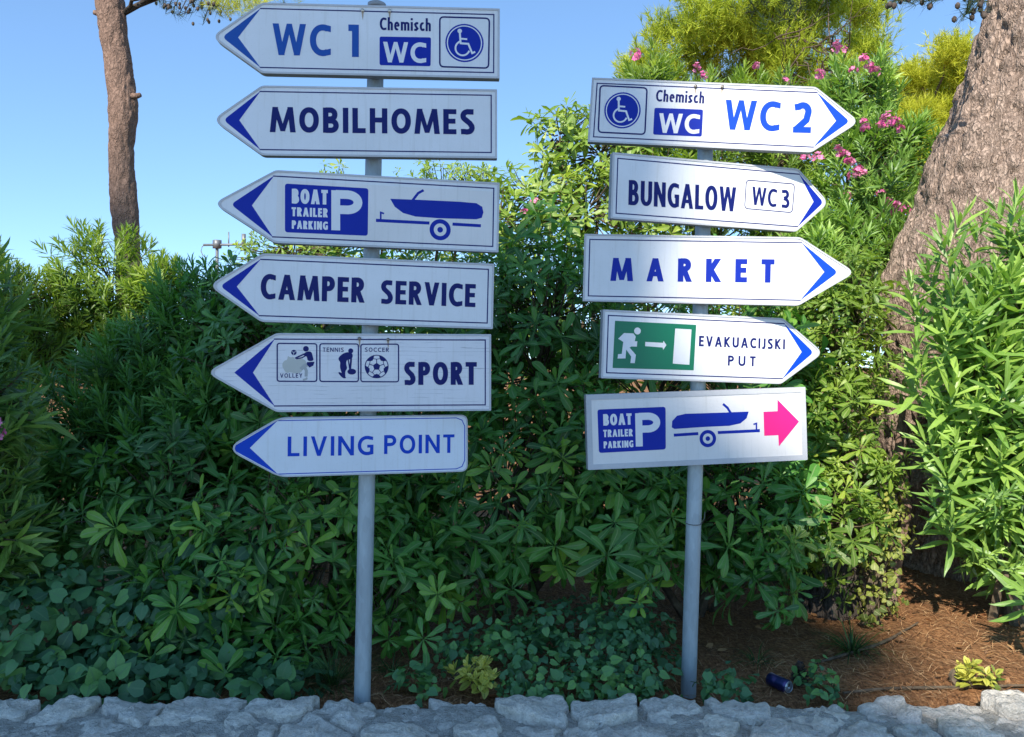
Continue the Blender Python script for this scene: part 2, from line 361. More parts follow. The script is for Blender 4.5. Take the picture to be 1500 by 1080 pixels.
vv = [bm.verts.new(p) for p in ((-2.62, WY0, -.05), (2.62, WY0, -.05), (2.62, WY1 + .01, -.05), (-2.62, WY1 + .01, -.05), (-2.62, WY0, WTOP - .06), (2.62, WY0, WTOP - .06), (2.62, WY1 + .01, WTOP - .06), (-2.62, WY1 + .01, WTOP - .06))]
for f in ((0, 1, 5, 4), (1, 2, 6, 5), (2, 3, 7, 6), (3, 0, 4, 7), (4, 5, 6, 7)): bm.faces.new([vv[k] for k in f])
me = bpy.data.meshes.new('mortar_core'); bm.to_mesh(me); bm.free(); mo = add('mortar', me, wall, M['mortar']); mo.location = (0, -2.6, 0)

# ------------------------------------------------------------------ tubes
def tube(path, radii, n=12, cap=True, disp=None):
    path = np.asarray(path, float); m_ = len(path); V = []; T = np.gradient(path, axis=0); T /= np.linalg.norm(T, axis=1)[:, None]
    ref = np.array([0, 0, 1.]) if abs(T[0][2]) < .8 else np.array([0, 1., 0])
    a = np.arange(n) / n * 2 * pi
    for k in range(m_):
        A = np.cross(T[k], ref); A /= np.linalg.norm(A); B = np.cross(T[k], A)
        r = radii[k] * np.ones(n)
        ring = path[k] + np.outer(np.cos(a), A) * r[:, None] + np.outer(np.sin(a), B) * r[:, None]
        if disp is not None:
            nrm = (ring - path[k]) / radii[k]; ring = ring + nrm * disp(a, k / (m_ - 1), ring, nrm)[:, None]
        V.append(ring)
    V = np.concatenate(V); i = np.arange(m_ * n).reshape(m_, n)
    Q = np.stack([i[:-1], np.roll(i[:-1], -1, 1), np.roll(i[1:], -1, 1), i[1:]], -1).reshape(-1, 4)
    faces = [tuple(q) for q in Q.tolist()]
    if cap: faces += [tuple(i[0][::-1].tolist()), tuple(i[-1].tolist())]
    return V, faces
def tube_obj(name, path, radii, n=12, parent=None, mat=None, disp=None, kind=None):
    V, f = tube(path, radii, n, True, disp); me = bpy.data.meshes.new(name); me.from_pydata(V.tolist(), [], f)
    me.polygons.foreach_set('use_smooth', np.ones(len(me.polygons), bool)); return add(name, me, parent, mat, kind)
def join_tubes(name, tubes, parent, mat, kind=None):
    VV = []; FF = []; o = 0
    for V, f in tubes: VV.append(V); FF += [tuple(x + o for x in q) for q in f]; o += len(V)
    me = bpy.data.meshes.new(name); me.from_pydata(np.concatenate(VV).tolist(), [], FF)
    me.polygons.foreach_set('use_smooth', np.ones(len(me.polygons), bool)); return add(name, me, parent, mat, kind)

# ------------------------------------------------------------------ sign posts
def post(top, bot, label):
    t, b = np.array(top), np.array(bot)
    root = empty('sign_post', tuple(b), label, 'post')
    tube_obj('pole', [(0, 0, -.25), (0, 0, 0), tuple((t - b) * .5), tuple(t - b)], [.0292] * 4, 40, root, M['galv'])
    ax = (t - b) / np.linalg.norm(t - b); e = t - b
    tube_obj('end_cap', [tuple(e - ax * .012), tuple(e + ax * .004), tuple(e + ax * .012)], [.0325, .0325, .018], 32, root, M['side'])
    return root
pl = (W(552, 8, 2.872), W(530, 1052, 2.872)); pr = (W(1036, 128, 3.10), W(1008, 1026, 3.10))
pl[1][2] = min(pl[1][2], .40)
post(pl[0], pl[1], 'left galvanised steel pole carrying the six signs that point left')
rp = post(pr[0], pr[1], 'right galvanised steel pole carrying the five signs that point right')
rr = []
t_ = (765 - 128) / (1026 - 128)
c_ = (pr[0] + (pr[1] - pr[0]) * t_) - pr[1]
a = np.linspace(0, 2 * pi, 30)
join_tubes('wire_tie', [tube(np.c_[c_[0] + .031 * np.cos(a), c_[1] + .031 * np.sin(a), c_[2] + .004 * np.sin(a) - .002], [.0016] * 30, 6, False), tube([c_ + [.02, -.03, 0], c_ + [.033, -.034, .02], c_ + [.036, -.03, .045]], [.0015] * 3, 6)], rp, M['wire'])

# ------------------------------------------------------------------ sign printing: polygons in the plane of the sign
class Print:
    """collects flat polygons; every piece sits a hair above the last so none share a plane"""
    def __init__(s, y): s.y = y; s.k = 0; s.V = []; s.F = []
    def poly(s, pts):
        s.k += 1; y = s.y - s.k * 2.5e-6; o = len(s.V)
        a = sum(pts[i][0] * pts[(i + 1) % len(pts)][1] - pts[(i + 1) % len(pts)][0] * pts[i][1] for i in range(len(pts)))
        if a < 0: pts = pts[::-1]
        s.V += [(float(p[0]), y, float(p[1])) for p in pts]; s.F.append(tuple(range(o, o + len(pts))))
    def strip(s, L, R):
        s.k += 1; y = s.y - s.k * 2.5e-6; o = len(s.V); n = len(L)
        s.V += [(float(p[0]), y, float(p[1])) for p in L] + [(float(p[0]), y, float(p[1])) for p in R]
        for i in range(n - 1): s.F.append((o + i, o + i + 1, o + n + i + 1, o + n + i))
    def path(s, pts, t, closed=False, cut=None):
        P = np.array(pts, float)
        if closed: P = np.vstack([P, P[:1]])
        d = np.gradient(P, axis=0)
        if closed: d[0] = d[-1] = P[1] - P[-2]
        n = np.c_[-d[:, 1], d[:, 0]]; n /= np.linalg.norm(n, axis=1)[:, None] + 1e-12
        # mitre for sharp corners
        k = np.ones(len(P))
        for i in range(1, len(P) - 1):
            a = P[i] - P[i - 1]; b = P[i + 1] - P[i]; a /= np.linalg.norm(a) + 1e-9; b /= np.linalg.norm(b) + 1e-9
            na, nb = np.array([-a[1], a[0]]), np.array([-b[1], b[0]]); nn = na + nb; nn /= np.linalg.norm(nn) + 1e-9; n[i] = nn; k[i] = 1 / max(.35, nn @ na)
        if closed:
            a = P[-1] - P[-2]; b = P[1] - P[0]; a /= np.linalg.norm(a); b /= np.linalg.norm(b); na, nb = np.array([-a[1], a[0]]), np.array([-b[1], b[0]]); nn = na + nb; nn /= np.linalg.norm(nn); n[0] = n[-1] = nn; k[0] = k[-1] = 1 / max(.35, nn @ na)
        s.strip(P + n * (k * t / 2)[:, None], P - n * (k * t / 2)[:, None])
    def disc(s, c, rx, ry=None, n=40): ry = ry or rx; s.poly([(c[0] + rx * cos(2 * pi * i / n), c[1] + ry * sin(2 * pi * i / n)) for i in range(n)])
    def ring(s, c, r, t, n=48): s.path([(c[0] + r * cos(2 * pi * i / n), c[1] + r * sin(2 * pi * i / n)) for i in range(n)], t, True)
    def build(s, name, parent, mat, label=None):
        me = bpy.data.meshes.new(name); me.from_pydata(s.V, [], s.F); me.update()
        for p in me.polygons: p.use_smooth = False
        # face the viewer (-y)
        bm = bmesh.new(); bm.from_mesh(me)
        for f in bm.faces:
            f.normal_update()
            if f.normal.y > 0: f.normal_flip()
        bm.to_mesh(me); bm.free()
        o = add(name, me, parent, mat)
        if label: o['label'] = label
        return o

def arc(cx, cy, rx, ry, a0, a1, n=14, e=2.25):
    out = []
    for i in range(n + 1):
        a = radians(a0 + (a1 - a0) * i / n); c, s_ = cos(a), sin(a)
        out.append((cx + rx * math.copysign(abs(c) ** (2 / e), c), cy + ry * math.copysign(abs(s_) ** (2 / e), s_)))
    return out
# relative widths of the letters (cap height 1)
GW = dict(W=.86, C=.54, O=.62, M=.78, B=.50, I=.0, L=.42, H=.56, E=.42, S=.46, A=.62, P=.48, R=.50, V=.58, T=.46, N=.58, G=.58, K=.54, U=.56, J=.28, Y=.54,
          h=.42, e=.44, m=.70, i=.0, s=.36, c=.38)
GW.update({'1': .24, '2': .50, '3': .48, ' ': .30})
def glyph(ch, w, t):
    """strokes of one capital in a box w wide and 1 high, stroke t; list of ('b',x0,y0,x1,y1) straight strokes cut level, or ('p',points,closed)"""
    h = t / 2; r = w - h; out = []
    v = lambda x: ('r', x - h, 0, x + h, 1)
    H = lambda y, x0=0, x1=None: ('r', x0, y - h * .92, w if x1 is None else x1, y + h * .92)
    top, bot = 1 - h * .92, h * .92
    if ch in 'I': return [('r', 0, 0, t, 1)]
    if ch == '1': return [('r', w - t, 0, w, 1), ('q', [(w - t, 1), (w - t, 1 - t * .95), (0, 1 - t * .95 + .0), (0, 1)])]
    if ch == 'L': return [v(h), H(bot)]
    if ch == 'E': return [v(h), H(top), H(.52, 0, w * .93), H(bot)]
    if ch == 'T': return [('r', w / 2 - h, 0, w / 2 + h, 1), H(top)]
    if ch == 'H': return [v(h), v(r), H(.53)]
    if ch == 'N': return [v(h), v(r), ('d', h * .9, 1, r + h * .1, 0)]
    if ch == 'M': q = w * .09; return [('d', h + q, 1, h * .8, 0), ('d', r - q, 1, r + h * .2, 0), ('n', h + q, 1, w / 2, .04), ('n', r - q, 1, w / 2, .04)]
    if ch == 'W': return [('d', h, 1, w * .275, 0), ('n', w * .5, 1, w * .275, 0), ('n', w * .5, 1, w * .725, 0), ('d', r, 1, w * .725, 0)]
    if ch == 'V': return [('d', h, 1, w / 2, 0), ('d', r, 1, w / 2, 0)]
    if ch == 'A': return [('d', w / 2, 1, h, 0), ('d', w / 2, 1, r, 0), ('r', w * .22, .22, w * .78, .22 + t * .85)]
    if ch == 'Y': return [('d', h, 1, w / 2, .42), ('d', r, 1, w / 2, .42), ('r', w / 2 - h, 0, w / 2 + h, .5)]
    if ch == 'K': return [v(h), ('d', r - h * .2, 1, h * 1.6, .5), ('d', h * 1.6, .56, r, 0)]
    if ch == 'O': return [('p', arc(w / 2, .5, w / 2 - h, .5 - h * .95, 0, 360, 40, 2.15)[:-1], True)]
    if ch == 'C': return [('p', arc(w * .62, .5, w * .62 - h, .5 - h * .95, 62, 298, 26, 2.1), False), ('q', [(w * .70, 1.0), (w, .955), (w, .955 - t), (w * .70, 1 - t * .98)]), ('q', [(w * .70, 0), (w, .045), (w, .045 + t), (w * .70, t * .98)])]
    if ch == 'G': return [('p', arc(w * .60, .5, w * .60 - h, .5 - h * .95, 62, 300, 26, 2.1), False), ('q', [(w * .68, 1.0), (w * .97, .95), (w * .97, .95 - t), (w * .68, 1 - t * .98)]), ('r', w - t, .06, w, .54), ('r', w * .60, .54 - t * .85, w, .54), ('q', [(w * .70, 0), (w, .06), (w, .06 + t), (w * .70, t * .95)])]
    if ch == 'U': return [('p', [(h, 1), (h, .36)] + arc(w / 2, .36, w / 2 - h, .36 - h * .95, 190, 350, 16, 2.2) + [(r, .36), (r, 1)], False)]
    if ch == 'J': return [('p', [(r, 1), (r, .22), (r - t * .3, .07), (r - t, h * .5 - .02), (0, -.0)], False)]
    def bowl(y0, y1, rr): # D-shaped bowl from stem
        cy = (y0 + y1) / 2; ry = (y1 - y0) / 2 - h * .92; return ('p', [(h, y1 - h * .92), (rr * .5, y1 - h * .92)] + arc(rr * .5, cy, rr * .5 - h, ry, 85, -85, 14, 2.1) + [(rr * .5, y0 + h * .92), (h, y0 + h * .92)], False)
    if ch == 'P': return [v(h), bowl(.42, 1, w)]
    if ch == 'R': return [v(h), bowl(.44, 1, w * .94), ('d', w * .45, .50, r + h * .05, 0)]
    if ch == 'B': return [v(h), bowl(.50 - h * .5, 1, w * .92), bowl(0, .50 + h * .7, w)]
    if ch in 'S': return [('p', [(w * .92, .93 - h * .3), (w * .70, top), (w * .48, top + .004)] + arc(w * .48, .735, w * .48 - h, .265 - h * .95, 100, 215, 12, 2) + [(w * .35, .585), (w * .66, .44)] + arc(w * .52, .265, w * .48 - h, .265 - h * .95, 35, -80, 12, 2) + [(w * .45, bot - .004), (w * .26, bot + .01), (w * .04, .085 + h * .2)], False)]
    if ch == '2': return [('p', [(w * .05, .86 - h * .3)] + arc(w * .5, .70, w * .5 - h, .30 - h * .95, 130, -20, 14, 2) + [(w * .72, .42), (w * .16, h)], False), H(bot)]
    if ch == '3': return [('p', [(w * .04, .90)] + arc(w * .47, .745, w * .47 - h, .255 - h * .95, 115, -75, 12, 2) + [(w * .30, .525)], False), ('p', [(w * .30, .525)] + arc(w * .5, .275, w * .5 - h, .275 - h * .95, 75, -115, 12, 2) + [(w * .02, .10)], False)]
    x = .70
    if ch == 'h': return [('r', 0, 0, t, 1.04), ('p', [(h, .46)] + arc(w / 2, x - .22, w / 2 - h, .22 - h, 150, 10, 8, 2.2) + [(r, .4), (r, 0)], False)]
    if ch == 'm': q = (w - t) / 2; return [('r', 0, 0, t, x), ('p', arc(h + q / 2, x - .2, q / 2, .2 - h, 160, 10, 8, 2.2) + [(h + q, .4), (h + q, 0)], False), ('p', arc(h + q * 1.5, x - .2, q / 2, .2 - h, 160, 10, 8, 2.2) + [(r, .4), (r, 0)], False)]
    if ch == 'i': return [('r', 0, 0, t, x), ('r', 0, .84, t, .84 + t)]
    if ch == 'c': return [('p', arc(w * .6, x / 2, w * .6 - h, x / 2 - h, 60, 300, 16, 2.1) + [(w, .05 + h * .4)], False)]
    if ch == 'e': return [('p', arc(w * .5, x / 2, w * .5 - h, x / 2 - h, 0, 305, 20, 2.1), False), ('r', t * .6, x * .52 - t * .35, w - t * .3, x * .52 + t * .35)]
    if ch == 's': return [('p', [(w * .95, x - .08), (w * .5, x - h), (h, x * .76), (w * .4, x * .53), (r, x * .26), (w * .5, h), (w * .03, .09)], False)]
    return []
def text(new, s_, p0, p1, cap, bold=.23, track=.13, lower=False):
    """set the words from p0 to p1 along their baseline, cap height cap (all in metres)"""
    p0, p1 = np.array(p0), np.array(p1); L = np.linalg.norm(p1 - p0); ux = (p1 - p0) / L; uz = np.array([-ux[1], ux[0]])
    t = bold
    ws = [max(GW.get(c, .5), t) if c != ' ' else GW[' '] for c in s_]
    gaps = [track if not (a == ' ' or b == ' ') else track * .5 for a, b in zip(s_, s_[1:])]
    tot = sum(ws) + sum(gaps); target = L / cap
    fixed = sum(t for c in s_ if c in 'Ii')
    k = (target - fixed) / (tot - fixed)
    ws = [w if c in 'Ii' else w * k for w, c in zip(ws, s_)]; gaps = [g_ * k for g_ in gaps] + [0]
    x = 0
    for c, w, g_ in zip(s_, ws, gaps):
        if c == ' ': x += w + g_; continue
        pr = new()
        for st in glyph(c, w, t):
            tr = lambda q: p0 + ux * (x + q[0]) * cap + uz * q[1] * cap
            if st[0] == 'r': pr.poly([tr(q) for q in ((st[1], st[2]), (st[3], st[2]), (st[3], st[4]), (st[1], st[4]))])
            elif st[0] == 'q': pr.poly([tr(q) for q in st[1]])
            elif st[0] in 'dn':
                _, x0, y0, x1, y1 = st; ang = atan2(abs(y0 - y1), abs(x1 - x0)); hw = t * .5 / max(.5, sin(ang)) * (.80 if st[0] == 'n' else .96 if abs(x1 - x0) > .12 else 1)
                pr.poly([tr(q) for q in ((x0 - hw, y0), (x0 + hw, y0), (x1 + hw, y1), (x1 - hw, y1))])
            else:
                pr.path([tr(q) for q in st[1]], t * cap, st[2])
        x += w + g_
def round_rect(c4, r, n=5):
    """corners a,b,c,d in order; rounded by r"""
    c4 = [np.array(p, float) for p in c4]; out = []
    for i in range(4):
        p, a, b = c4[i], c4[i - 1], c4[(i + 1) % 4]; u = (a - p) / np.linalg.norm(a - p) * r; v_ = (b - p) / np.linalg.norm(b - p) * r
        for k in range(n + 1):
            t_ = k / n; out.append((p + u) * (1 - t_) ** 2 + p * 2 * t_ * (1 - t_) + (p + v_) * t_ ** 2)
    return out
def offset_poly(P, d):
    P = np.array(P); n = len(P); out = []
    for i in range(n):
        a = P[i] - P[i - 1]; b = P[(i + 1) % n] - P[i]; a /= np.linalg.norm(a); b /= np.linalg.norm(b)
        na, nb = np.array([-a[1], a[0]]), np.array([-b[1], b[0]]); nn = na + nb; nn /= np.linalg.norm(nn); out.append(P[i] + nn * d / max(.4, nn @ na))
    return np.array(out)

class Sign:
    def __init__(s, X, Y, Z, yaw, roll, w, h, tip, left, label, face='white', rcorner=.0, rtip=.03, rim=.007, thick=.032, line=.0042, inset=.021, chev=(.046, .092), chevmat='blue', rect=False, linemat='navy', polex=None):
        s.left = left; s.w, s.h = w, h
        s.root = empty('direction_sign' if not rect else 'parking_sign', (X, Y, Z), label, 'sign', rot=(0, radians(roll), radians(yaw)))
        bpy.context.view_layer.update()
        Rm = np.array(Matrix.Rotation(radians(yaw), 3, 'Z') @ Matrix.Rotation(radians(roll), 3, 'Y')); s.R = Rm; s.o = np.array([X, Y, Z])
        sg = -1 if left else 1; hw, hh = w / 2, h / 2
        def outline(d, rt, rc):            # outline inset by d
            # far end corners, shoulders, tip ; counter-clockwise built for sg=+1 then mirrored
            pts = [(-hw, -hh), (hw, -hh), (hw + tip, 0), (hw, hh), (-hw, hh)] if not rect else [(-hw, -hh), (hw, -hh), (hw, hh), (-hw, hh)]
            P = offset_poly(pts, d); out = []
            for i, p in enumerate(P):
                r = rc if i in (0, len(P) - 1) or rect else (rt if i == 2 else (.012 if rc == 0 else .03))
                r = max(r, .003)
                a, b = P[i - 1], P[(i + 1) % len(P)]; u = (a - p) / np.linalg.norm(a - p) * r; v_ = (b - p) / np.linalg.norm(b - p) * r
                for k in range(7): t_ = k / 6; out.append((p + u) * (1 - t_) ** 2 + p * 2 * t_ * (1 - t_) + (p + v_) * t_ ** 2)
            return np.array([(q[0] * sg, q[1]) for q in out])
        s.outline = outline
        O = outline(0, rtip + .008, rcorner); I = outline(rim, rtip, max(0, rcorner - rim)); n = len(O)
        # box body
        V = []; Fc = []
        for ring, y in ((O, thick), (O, .0015), (offset_like(O, .0012, sg), 0), (I, 0), (I, .0035)):
            V += [(p[0], y, p[1]) for p in ring]
        for a in range(4):
            for k in range(n): Fc.append((a * n + k, a * n + (k + 1) % n, (a + 1) * n + (k + 1) % n, (a + 1) * n + k))
        side = len(Fc)
        Fc.append(tuple(range(n)))
        me = bpy.data.meshes.new('frame'); me.from_pydata(V, [], Fc); me.update()
        me.materials.append(M['side']); me.materials.append(M['rim'])
        for i, p in enumerate(me.polygons): p.material_index = 1 if n <= i < 4 * n else 0
        bm = bmesh.new(); bm.from_mesh(me); bmesh.ops.recalc_face_normals(bm, faces=bm.faces); bm.to_mesh(me); bm.free()
        add('frame', me, s.root)
        p_ = Print(.0025); p_.poly([tuple(q) for q in outline(rim - .001, rtip, max(0, rcorner - rim))]); p_.build('panel', s.root, M[face])
        s.fy = .0025
        if not rect:
            # border line and arrow chevron
            x_sh = hw + .008; yb = hh - inset
            lp = Print(s.fy - .0004)
            far = -hw + inset
            if rcorner:
                pts = [(x_sh, -yb), (far + .03, -yb), (far + .01, -yb + .008), (far, -yb + .03), (far, yb - .03), (far + .01, yb - .008), (far + .03, yb), (x_sh, yb)]
            else: pts = [(x_sh, -yb), (far, -yb), (far, yb), (x_sh, yb)]
            lp.path([(q[0] * sg, q[1]) for q in pts], line); lp.build('border_line', s.root, M[linemat])
            cp = Print(s.fy - .0005); xt = hw + tip - chev[0]; xi = hw + tip - chev[1]; rt = .018 if chev[0] < .08 else .002
            yy = yb + line / 2
            a = np.array([x_sh - .004, yy]); tp = np.array([xt + (.008 if rt > .01 else 0), 0]); b = np.array([x_sh - .004, -yy])
            u = (a - tp) / np.linalg.norm(a - tp) * rt; v_ = (b - tp) / np.linalg.norm(b - tp) * rt
            cv = [(tp + u) * (1 - k / 8) ** 2 + tp * 2 * k / 8 * (1 - k / 8) + (tp + v_) * (k / 8) ** 2 for k in range(9)]
            pts = [a, *cv, b, np.array([xi, 0])]
            cp.poly([(q[0] * sg, q[1]) for q in pts]); cp.build('arrow_chevron', s.root, M[chevmat])
    def px(s, x, y):                        # point on the sign's face seen at that place of the photograph
        d = np.array([(x - 750) / F, 1, -(y - 540) / F]); nrm = s.R[:, 1]; o = np.array([0, 0, CAMZ])
        t_ = ((s.o - o) @ nrm) / (d @ nrm); q = s.R.T @ (o + d * t_ - s.o); return (q[0], q[2])
    def crop(s, x0, y0, k): s.c = (x0, y0, k)
    def P(s, x, y): x0, y0, k = s.c; return s.px(x0 + x * k, y0 + y * k)
    def m(s, n): return n * s.c[2] * s.o[1] / F       # crop pixels -> metres
    def text(s, words, x0, y0, x1, y1, cap, mat='navy', bold=.23, track=.13, name='lettering', layer=3, label=None):
        pr_ = []
        def new(): pr_.append(Print(s.fy - .0003 * layer)); return pr_[-1]
        if s.m(cap) > .012: text(new, words, s.P(x0, y0), s.P(x1, y1), s.m(cap), bold, track)
        else: q = new(); text(lambda: q, words, s.P(x0, y0), s.P(x1, y1), s.m(cap), bold, track)
        for q in pr_: q.build('letter' if s.m(cap) > .012 else name, s.root, M[mat], label)
    def shape(s, layer=2): return Print(s.fy - .0003 * layer)
    def bolts(s, spots, mat):
        for (x, y) in spots:
            q = s.P(x, y); p = s.shape(1); p.poly([(q[0] - .004, q[1]), (q[0] + .004, q[1]), (q[0] + .003, q[1] - .018), (q[0] + .0008, q[1] - .034), (q[0] - .002, q[1] - .02)]); p.build('rust_run', s.root, M['rust'])
            o = tube_obj('bolt', [(0, .004, 0), (0, -.003, 0), (0, -.0045, 0)], [.0062, .0062, .004], 12, s.root, M[mat]); o.location = (q[0], 0, q[1])
    def clamp(s, pole_t, pole_b):
        # two straps that hold the box to its pole
        for dz in (.62, -.62):
            z = s.o[2] + dz * s.h / 2; t_ = (pole_t[2] - z) / (pole_t[2] - pole_b[2]); c = pole_t + (pole_b - pole_t) * t_
            q = s.R.T @ (c - s.o); a = np.linspace(0, 2 * pi, 25)
            V, f = tube([(q[0], q[1], q[2] - .011), (q[0], q[1], q[2] + .011)], [.0335, .0335], 24)
            V2, f2 = tube([(q[0] - .06, .034, q[2]), (q[0] + .06, .034, q[2])], [.006, .006], 8)
            join_tubes('clamp', [(V, f), (V2, f2)], s.root, M['side'])
def offset_like(O, d, sg):
    c = O.mean(0); v_ = c - O; return O + v_ / np.linalg.norm(v_, axis=1)[:, None] * d

K1 = 460 / 1500; K2 = 440 / 1500
def parking_block(s, box, lines, P_, mat='vivid'):
    p = s.shape(2); p.poly([tuple(q) for q in round_rect([s.P(*c) for c in box], s.m(14))]); b = p.build('parking_emblem', s.root, M['blue'])
    for (wd, x0, y0, x1, y1, cap) in lines: s.text(wd, x0, y0, x1, y1, cap, 'letwhite', .24, .10, layer=3)
    x0, y0, x1, y1, cap = P_
    s.text('P', x0, y0, x1, y1, cap, 'letwhite', .215, .1, layer=3)
def boat(s, hull, mast, bars, wheel, hook):
    p = s.shape(2); p.poly([s.P(*q) for q in hull]); p.path([s.P(*q) for q in mast], s.m(12)); p.build('boat_pictogram', s.root, M['blue'])
    p = s.shape(2); p.path([s.P(*q) for q in bars[0]], s.m(15)); p.path([s.P(*q) for q in bars[1]], s.m(15))
    c = s.P(*wheel[:2]); r = s.m(wheel[2]); p.ring(c, r * .80, r * .40); p.disc(c, r * .27); p.path([s.P(*q) for q in hook], s.m(8)); p.build('trailer_pictogram', s.root, M['blue'])
def smooth_poly(pts, it=3):
    P = np.array(pts, float)
    for _ in range(it): P = np.stack([P * .75 + np.roll(P, -1, 0) * .25, P * .25 + np.roll(P, -1, 0) * .75], 1).reshape(-1, 2)
    return [tuple(q) for q in P]
def wheelchair(s, fr, c, r):
    p = s.shape(2); p.path([tuple(q) for q in round_rect([s.P(*q) for q in fr], s.m(20))], s.m(7.5), True); p.build('border_line', s.root, M['navy'])
    p = s.shape(2); C = s.P(*c); R_ = s.m(r); p.disc(C, R_); p.build('access_emblem', s.root, M['blue'])
    p = s.shape(3); p.ring(C, R_ * .89, R_ * .055)
    q = lambda x, y: (C[0] + x * R_, C[1] + y * R_)
    t_ = R_ * .10
    p.disc(q(-.25, .62), R_ * .115); p.path([q(-.25, .6), q(-.20, -.02), q(.20, -.04), q(.40, -.52), q(.56, -.45)], t_); p.path([q(-.22, .22), q(.14, .20)], t_ * .9)
    p.path([q(-.24 + 0, .08)] + [(C[0] + R_ * (-.10 + .37 * cos(radians(a_))), C[1] + R_ * (-.28 + .37 * sin(radians(a_)))) for a_ in range(125, 352, 12)], t_ * .9)
    p.build('wheelchair_pictogram', s.root, M['letwhite'])

SG = {}
def mk(key, X, Y, Z, yaw, roll, w, h, tip, left, label, **kw):
    s = Sign(X, Y, Z, yaw, roll, w, h, tip, left, label, **kw); SG[key] = s; (s.clamp(pl[0], pl[1]) if left else s.clamp(pr[0], pr[1])); return s

s = mk('wc1', -.454, 2.801, 2.743, 2.9, .21, .823, .246, .174, True, 'white left pointing sign lettered WC 1 with wheelchair symbol, top of the left pole', chevmat='faded')
s.crop(290, 0, K1)
s.text('WC', 355, 262, 634, 268, 150, 'faded', .195, .10); s.text('1', 718, 271, 768, 272, 154, 'faded', .21)
s.text('Chemisch', 868, 143, 1112, 149, 60, 'navy', .17, .10)
p = s.shape(2); p.poly([tuple(q) for q in round_rect([s.P(*q) for q in ((867, 174), (1113, 178), (1111, 316), (867, 311))], s.m(10))]); p.build('toilet_emblem', s.root, M['blue'])
s.text('WC', 884, 297, 1090, 301, 98, 'letwhite', .205, .08)
wheelchair(s, ((1155, 80), (1392, 87), (1388, 325), (1155, 318)), (1273, 205), 92); s.bolts([(786, 50), (915, 52)], 'boltb')

s = mk('mob', -.459, 2.801, 2.459, 2.9, -.05, .815, .243, .169, True, 'white left pointing sign lettered MOBILHOMES, second down on the left pole', chevmat='blue')
s.crop(290, 0, K1); s.text('MOBILHOMES', 345, 631, 1322, 642, 120, 'navy', .215, .13)

s = mk('boat', -.428, 2.810, 2.147, 9.5, 1.03, .775, .250, .203, True, 'white left pointing sign with boat trailer parking emblem and boat drawing, on the left pole', chev=(.066, .127))
s.crop(290, 240, K1)
p = s.shape(1); p.poly([s.P(*q) for q in ((378, 76), (1408, 133), (1402, 390), (372, 345))]); p.build('sticker', s.root, M['cream'])
parking_block(s, ((415, 94), (814, 117), (811, 344), (415, 327)), [('BOAT', 448, 189, 620, 195, 69), ('TRAILER', 447, 250, 620, 256, 42), ('PARKING', 448, 310, 620, 316, 39)], (637, 317, 785, 321, 189))
boat(s, ((918, 167), (1060, 172), (1250, 181), (1330, 188), (1358, 205), (1364, 232), (1356, 258), (1330, 265), (1150, 260), (1040, 252), (980, 235), (940, 205)), ((1024, 176), (1052, 140), (1078, 126)), (((850, 270), (1106, 283)), ((1216, 288), (1352, 296))), (1157, 315, 51), ((873, 268), (873, 232), (889, 238)))

s = mk('camp', -.459, 2.806, 1.867, 9.9, 1.28, .799, .234, .174, True, 'white left pointing sign lettered CAMPER SERVICE, fourth down on the left pole')
s.crop(290, 240, K1); s.text('CAMPER', 298, 646, 795, 664, 118, 'navy', .205, .10); s.text('SERVICE', 873, 668, 1325, 685, 112, 'navy', .205, .10)

s = mk('sport', -.442, 2.807, 1.586, 7.0, .01, .742, .272, .233, True, 'white left pointing sign lettered SPORT with finely cracked face, on the left pole', face='white_cracked', chev=(.093, .155))
s.crop(290, 470, K1); s.text('SPORT', 985, 307, 1332, 306, 110, 'navy', .22, .11)
for fr in (((378, 108), (567, 110), (567, 290), (378, 289)), ((582, 110), (766, 111), (766, 291), (582, 290)), ((778, 112), (958, 112), (958, 292), (778, 291))):
    p = s.shape(2); p.path([tuple(q) for q in round_rect([s.P(*q) for q in fr], s.m(12))], s.m(6), True); p.build('border_line', s.root, M['navy'])
s.text('VOLLEY', 392, 272, 498, 272, 20, 'navy', .17, .18); s.text('TENNIS', 596, 148, 696, 149, 20, 'navy', .17, .18); s.text('SOCCER', 797, 148, 912, 149, 20, 'navy', .17, .18)
s.crop(400, 490, 320 / 1500)
p = s.shape(2); p.disc(s.P(225, 99), s.m(19)); p.poly(smooth_poly([s.P(*q) for q in ((212, 128), (240, 115), (264, 120), (272, 150), (280, 182), (236, 184), (232, 150), (212, 150))], 2)); p.path([s.P(*q) for q in ((225, 130), (185, 148), (150, 164))], s.m(10)); p.path([s.P(*q) for q in ((240, 135), (200, 160), (158, 168))], s.m(8))
p.poly([s.P(*q) for q in ((233, 190), (284, 188), (276, 214), (250, 228), (230, 206))]); p.disc(s.P(142, 124), s.m(18)); p.build('volleyball_pictogram', s.root, M['navy'])
p = s.shape(3); p.path([s.P(*q) for q in ((128, 118), (142, 124), (156, 117))], s.m(3)); p.path([s.P(*q) for q in ((142, 124), (140, 140))], s.m(3)); p.path([s.P(*q) for q in ((236, 187), (281, 186))], s.m(3)); p.build('pictogram_lines', s.root, M['letwhite'])
p = s.shape(2); p.path([s.P(*q) for q in ((243, 205), (215, 215), (190, 240))], s.m(24)); p.path([s.P(*q) for q in ((212, 215), (228, 250), (226, 290))], s.m(20)); p.path([s.P(*q) for q in ((205, 312), (228, 306), (232, 296))], s.m(12)); p.build('faded_leg_pictogram', s.root, M['grey'])
rr_ = random.Random(4); p = s.shape(1)
blob = [(60, 210), (75, 180), (98, 176), (100, 145), (120, 160), (140, 152), (150, 175), (185, 165), (205, 170), (225, 180), (228, 215), (200, 235), (195, 262), (150, 270), (120, 258), (90, 266), (72, 240)]
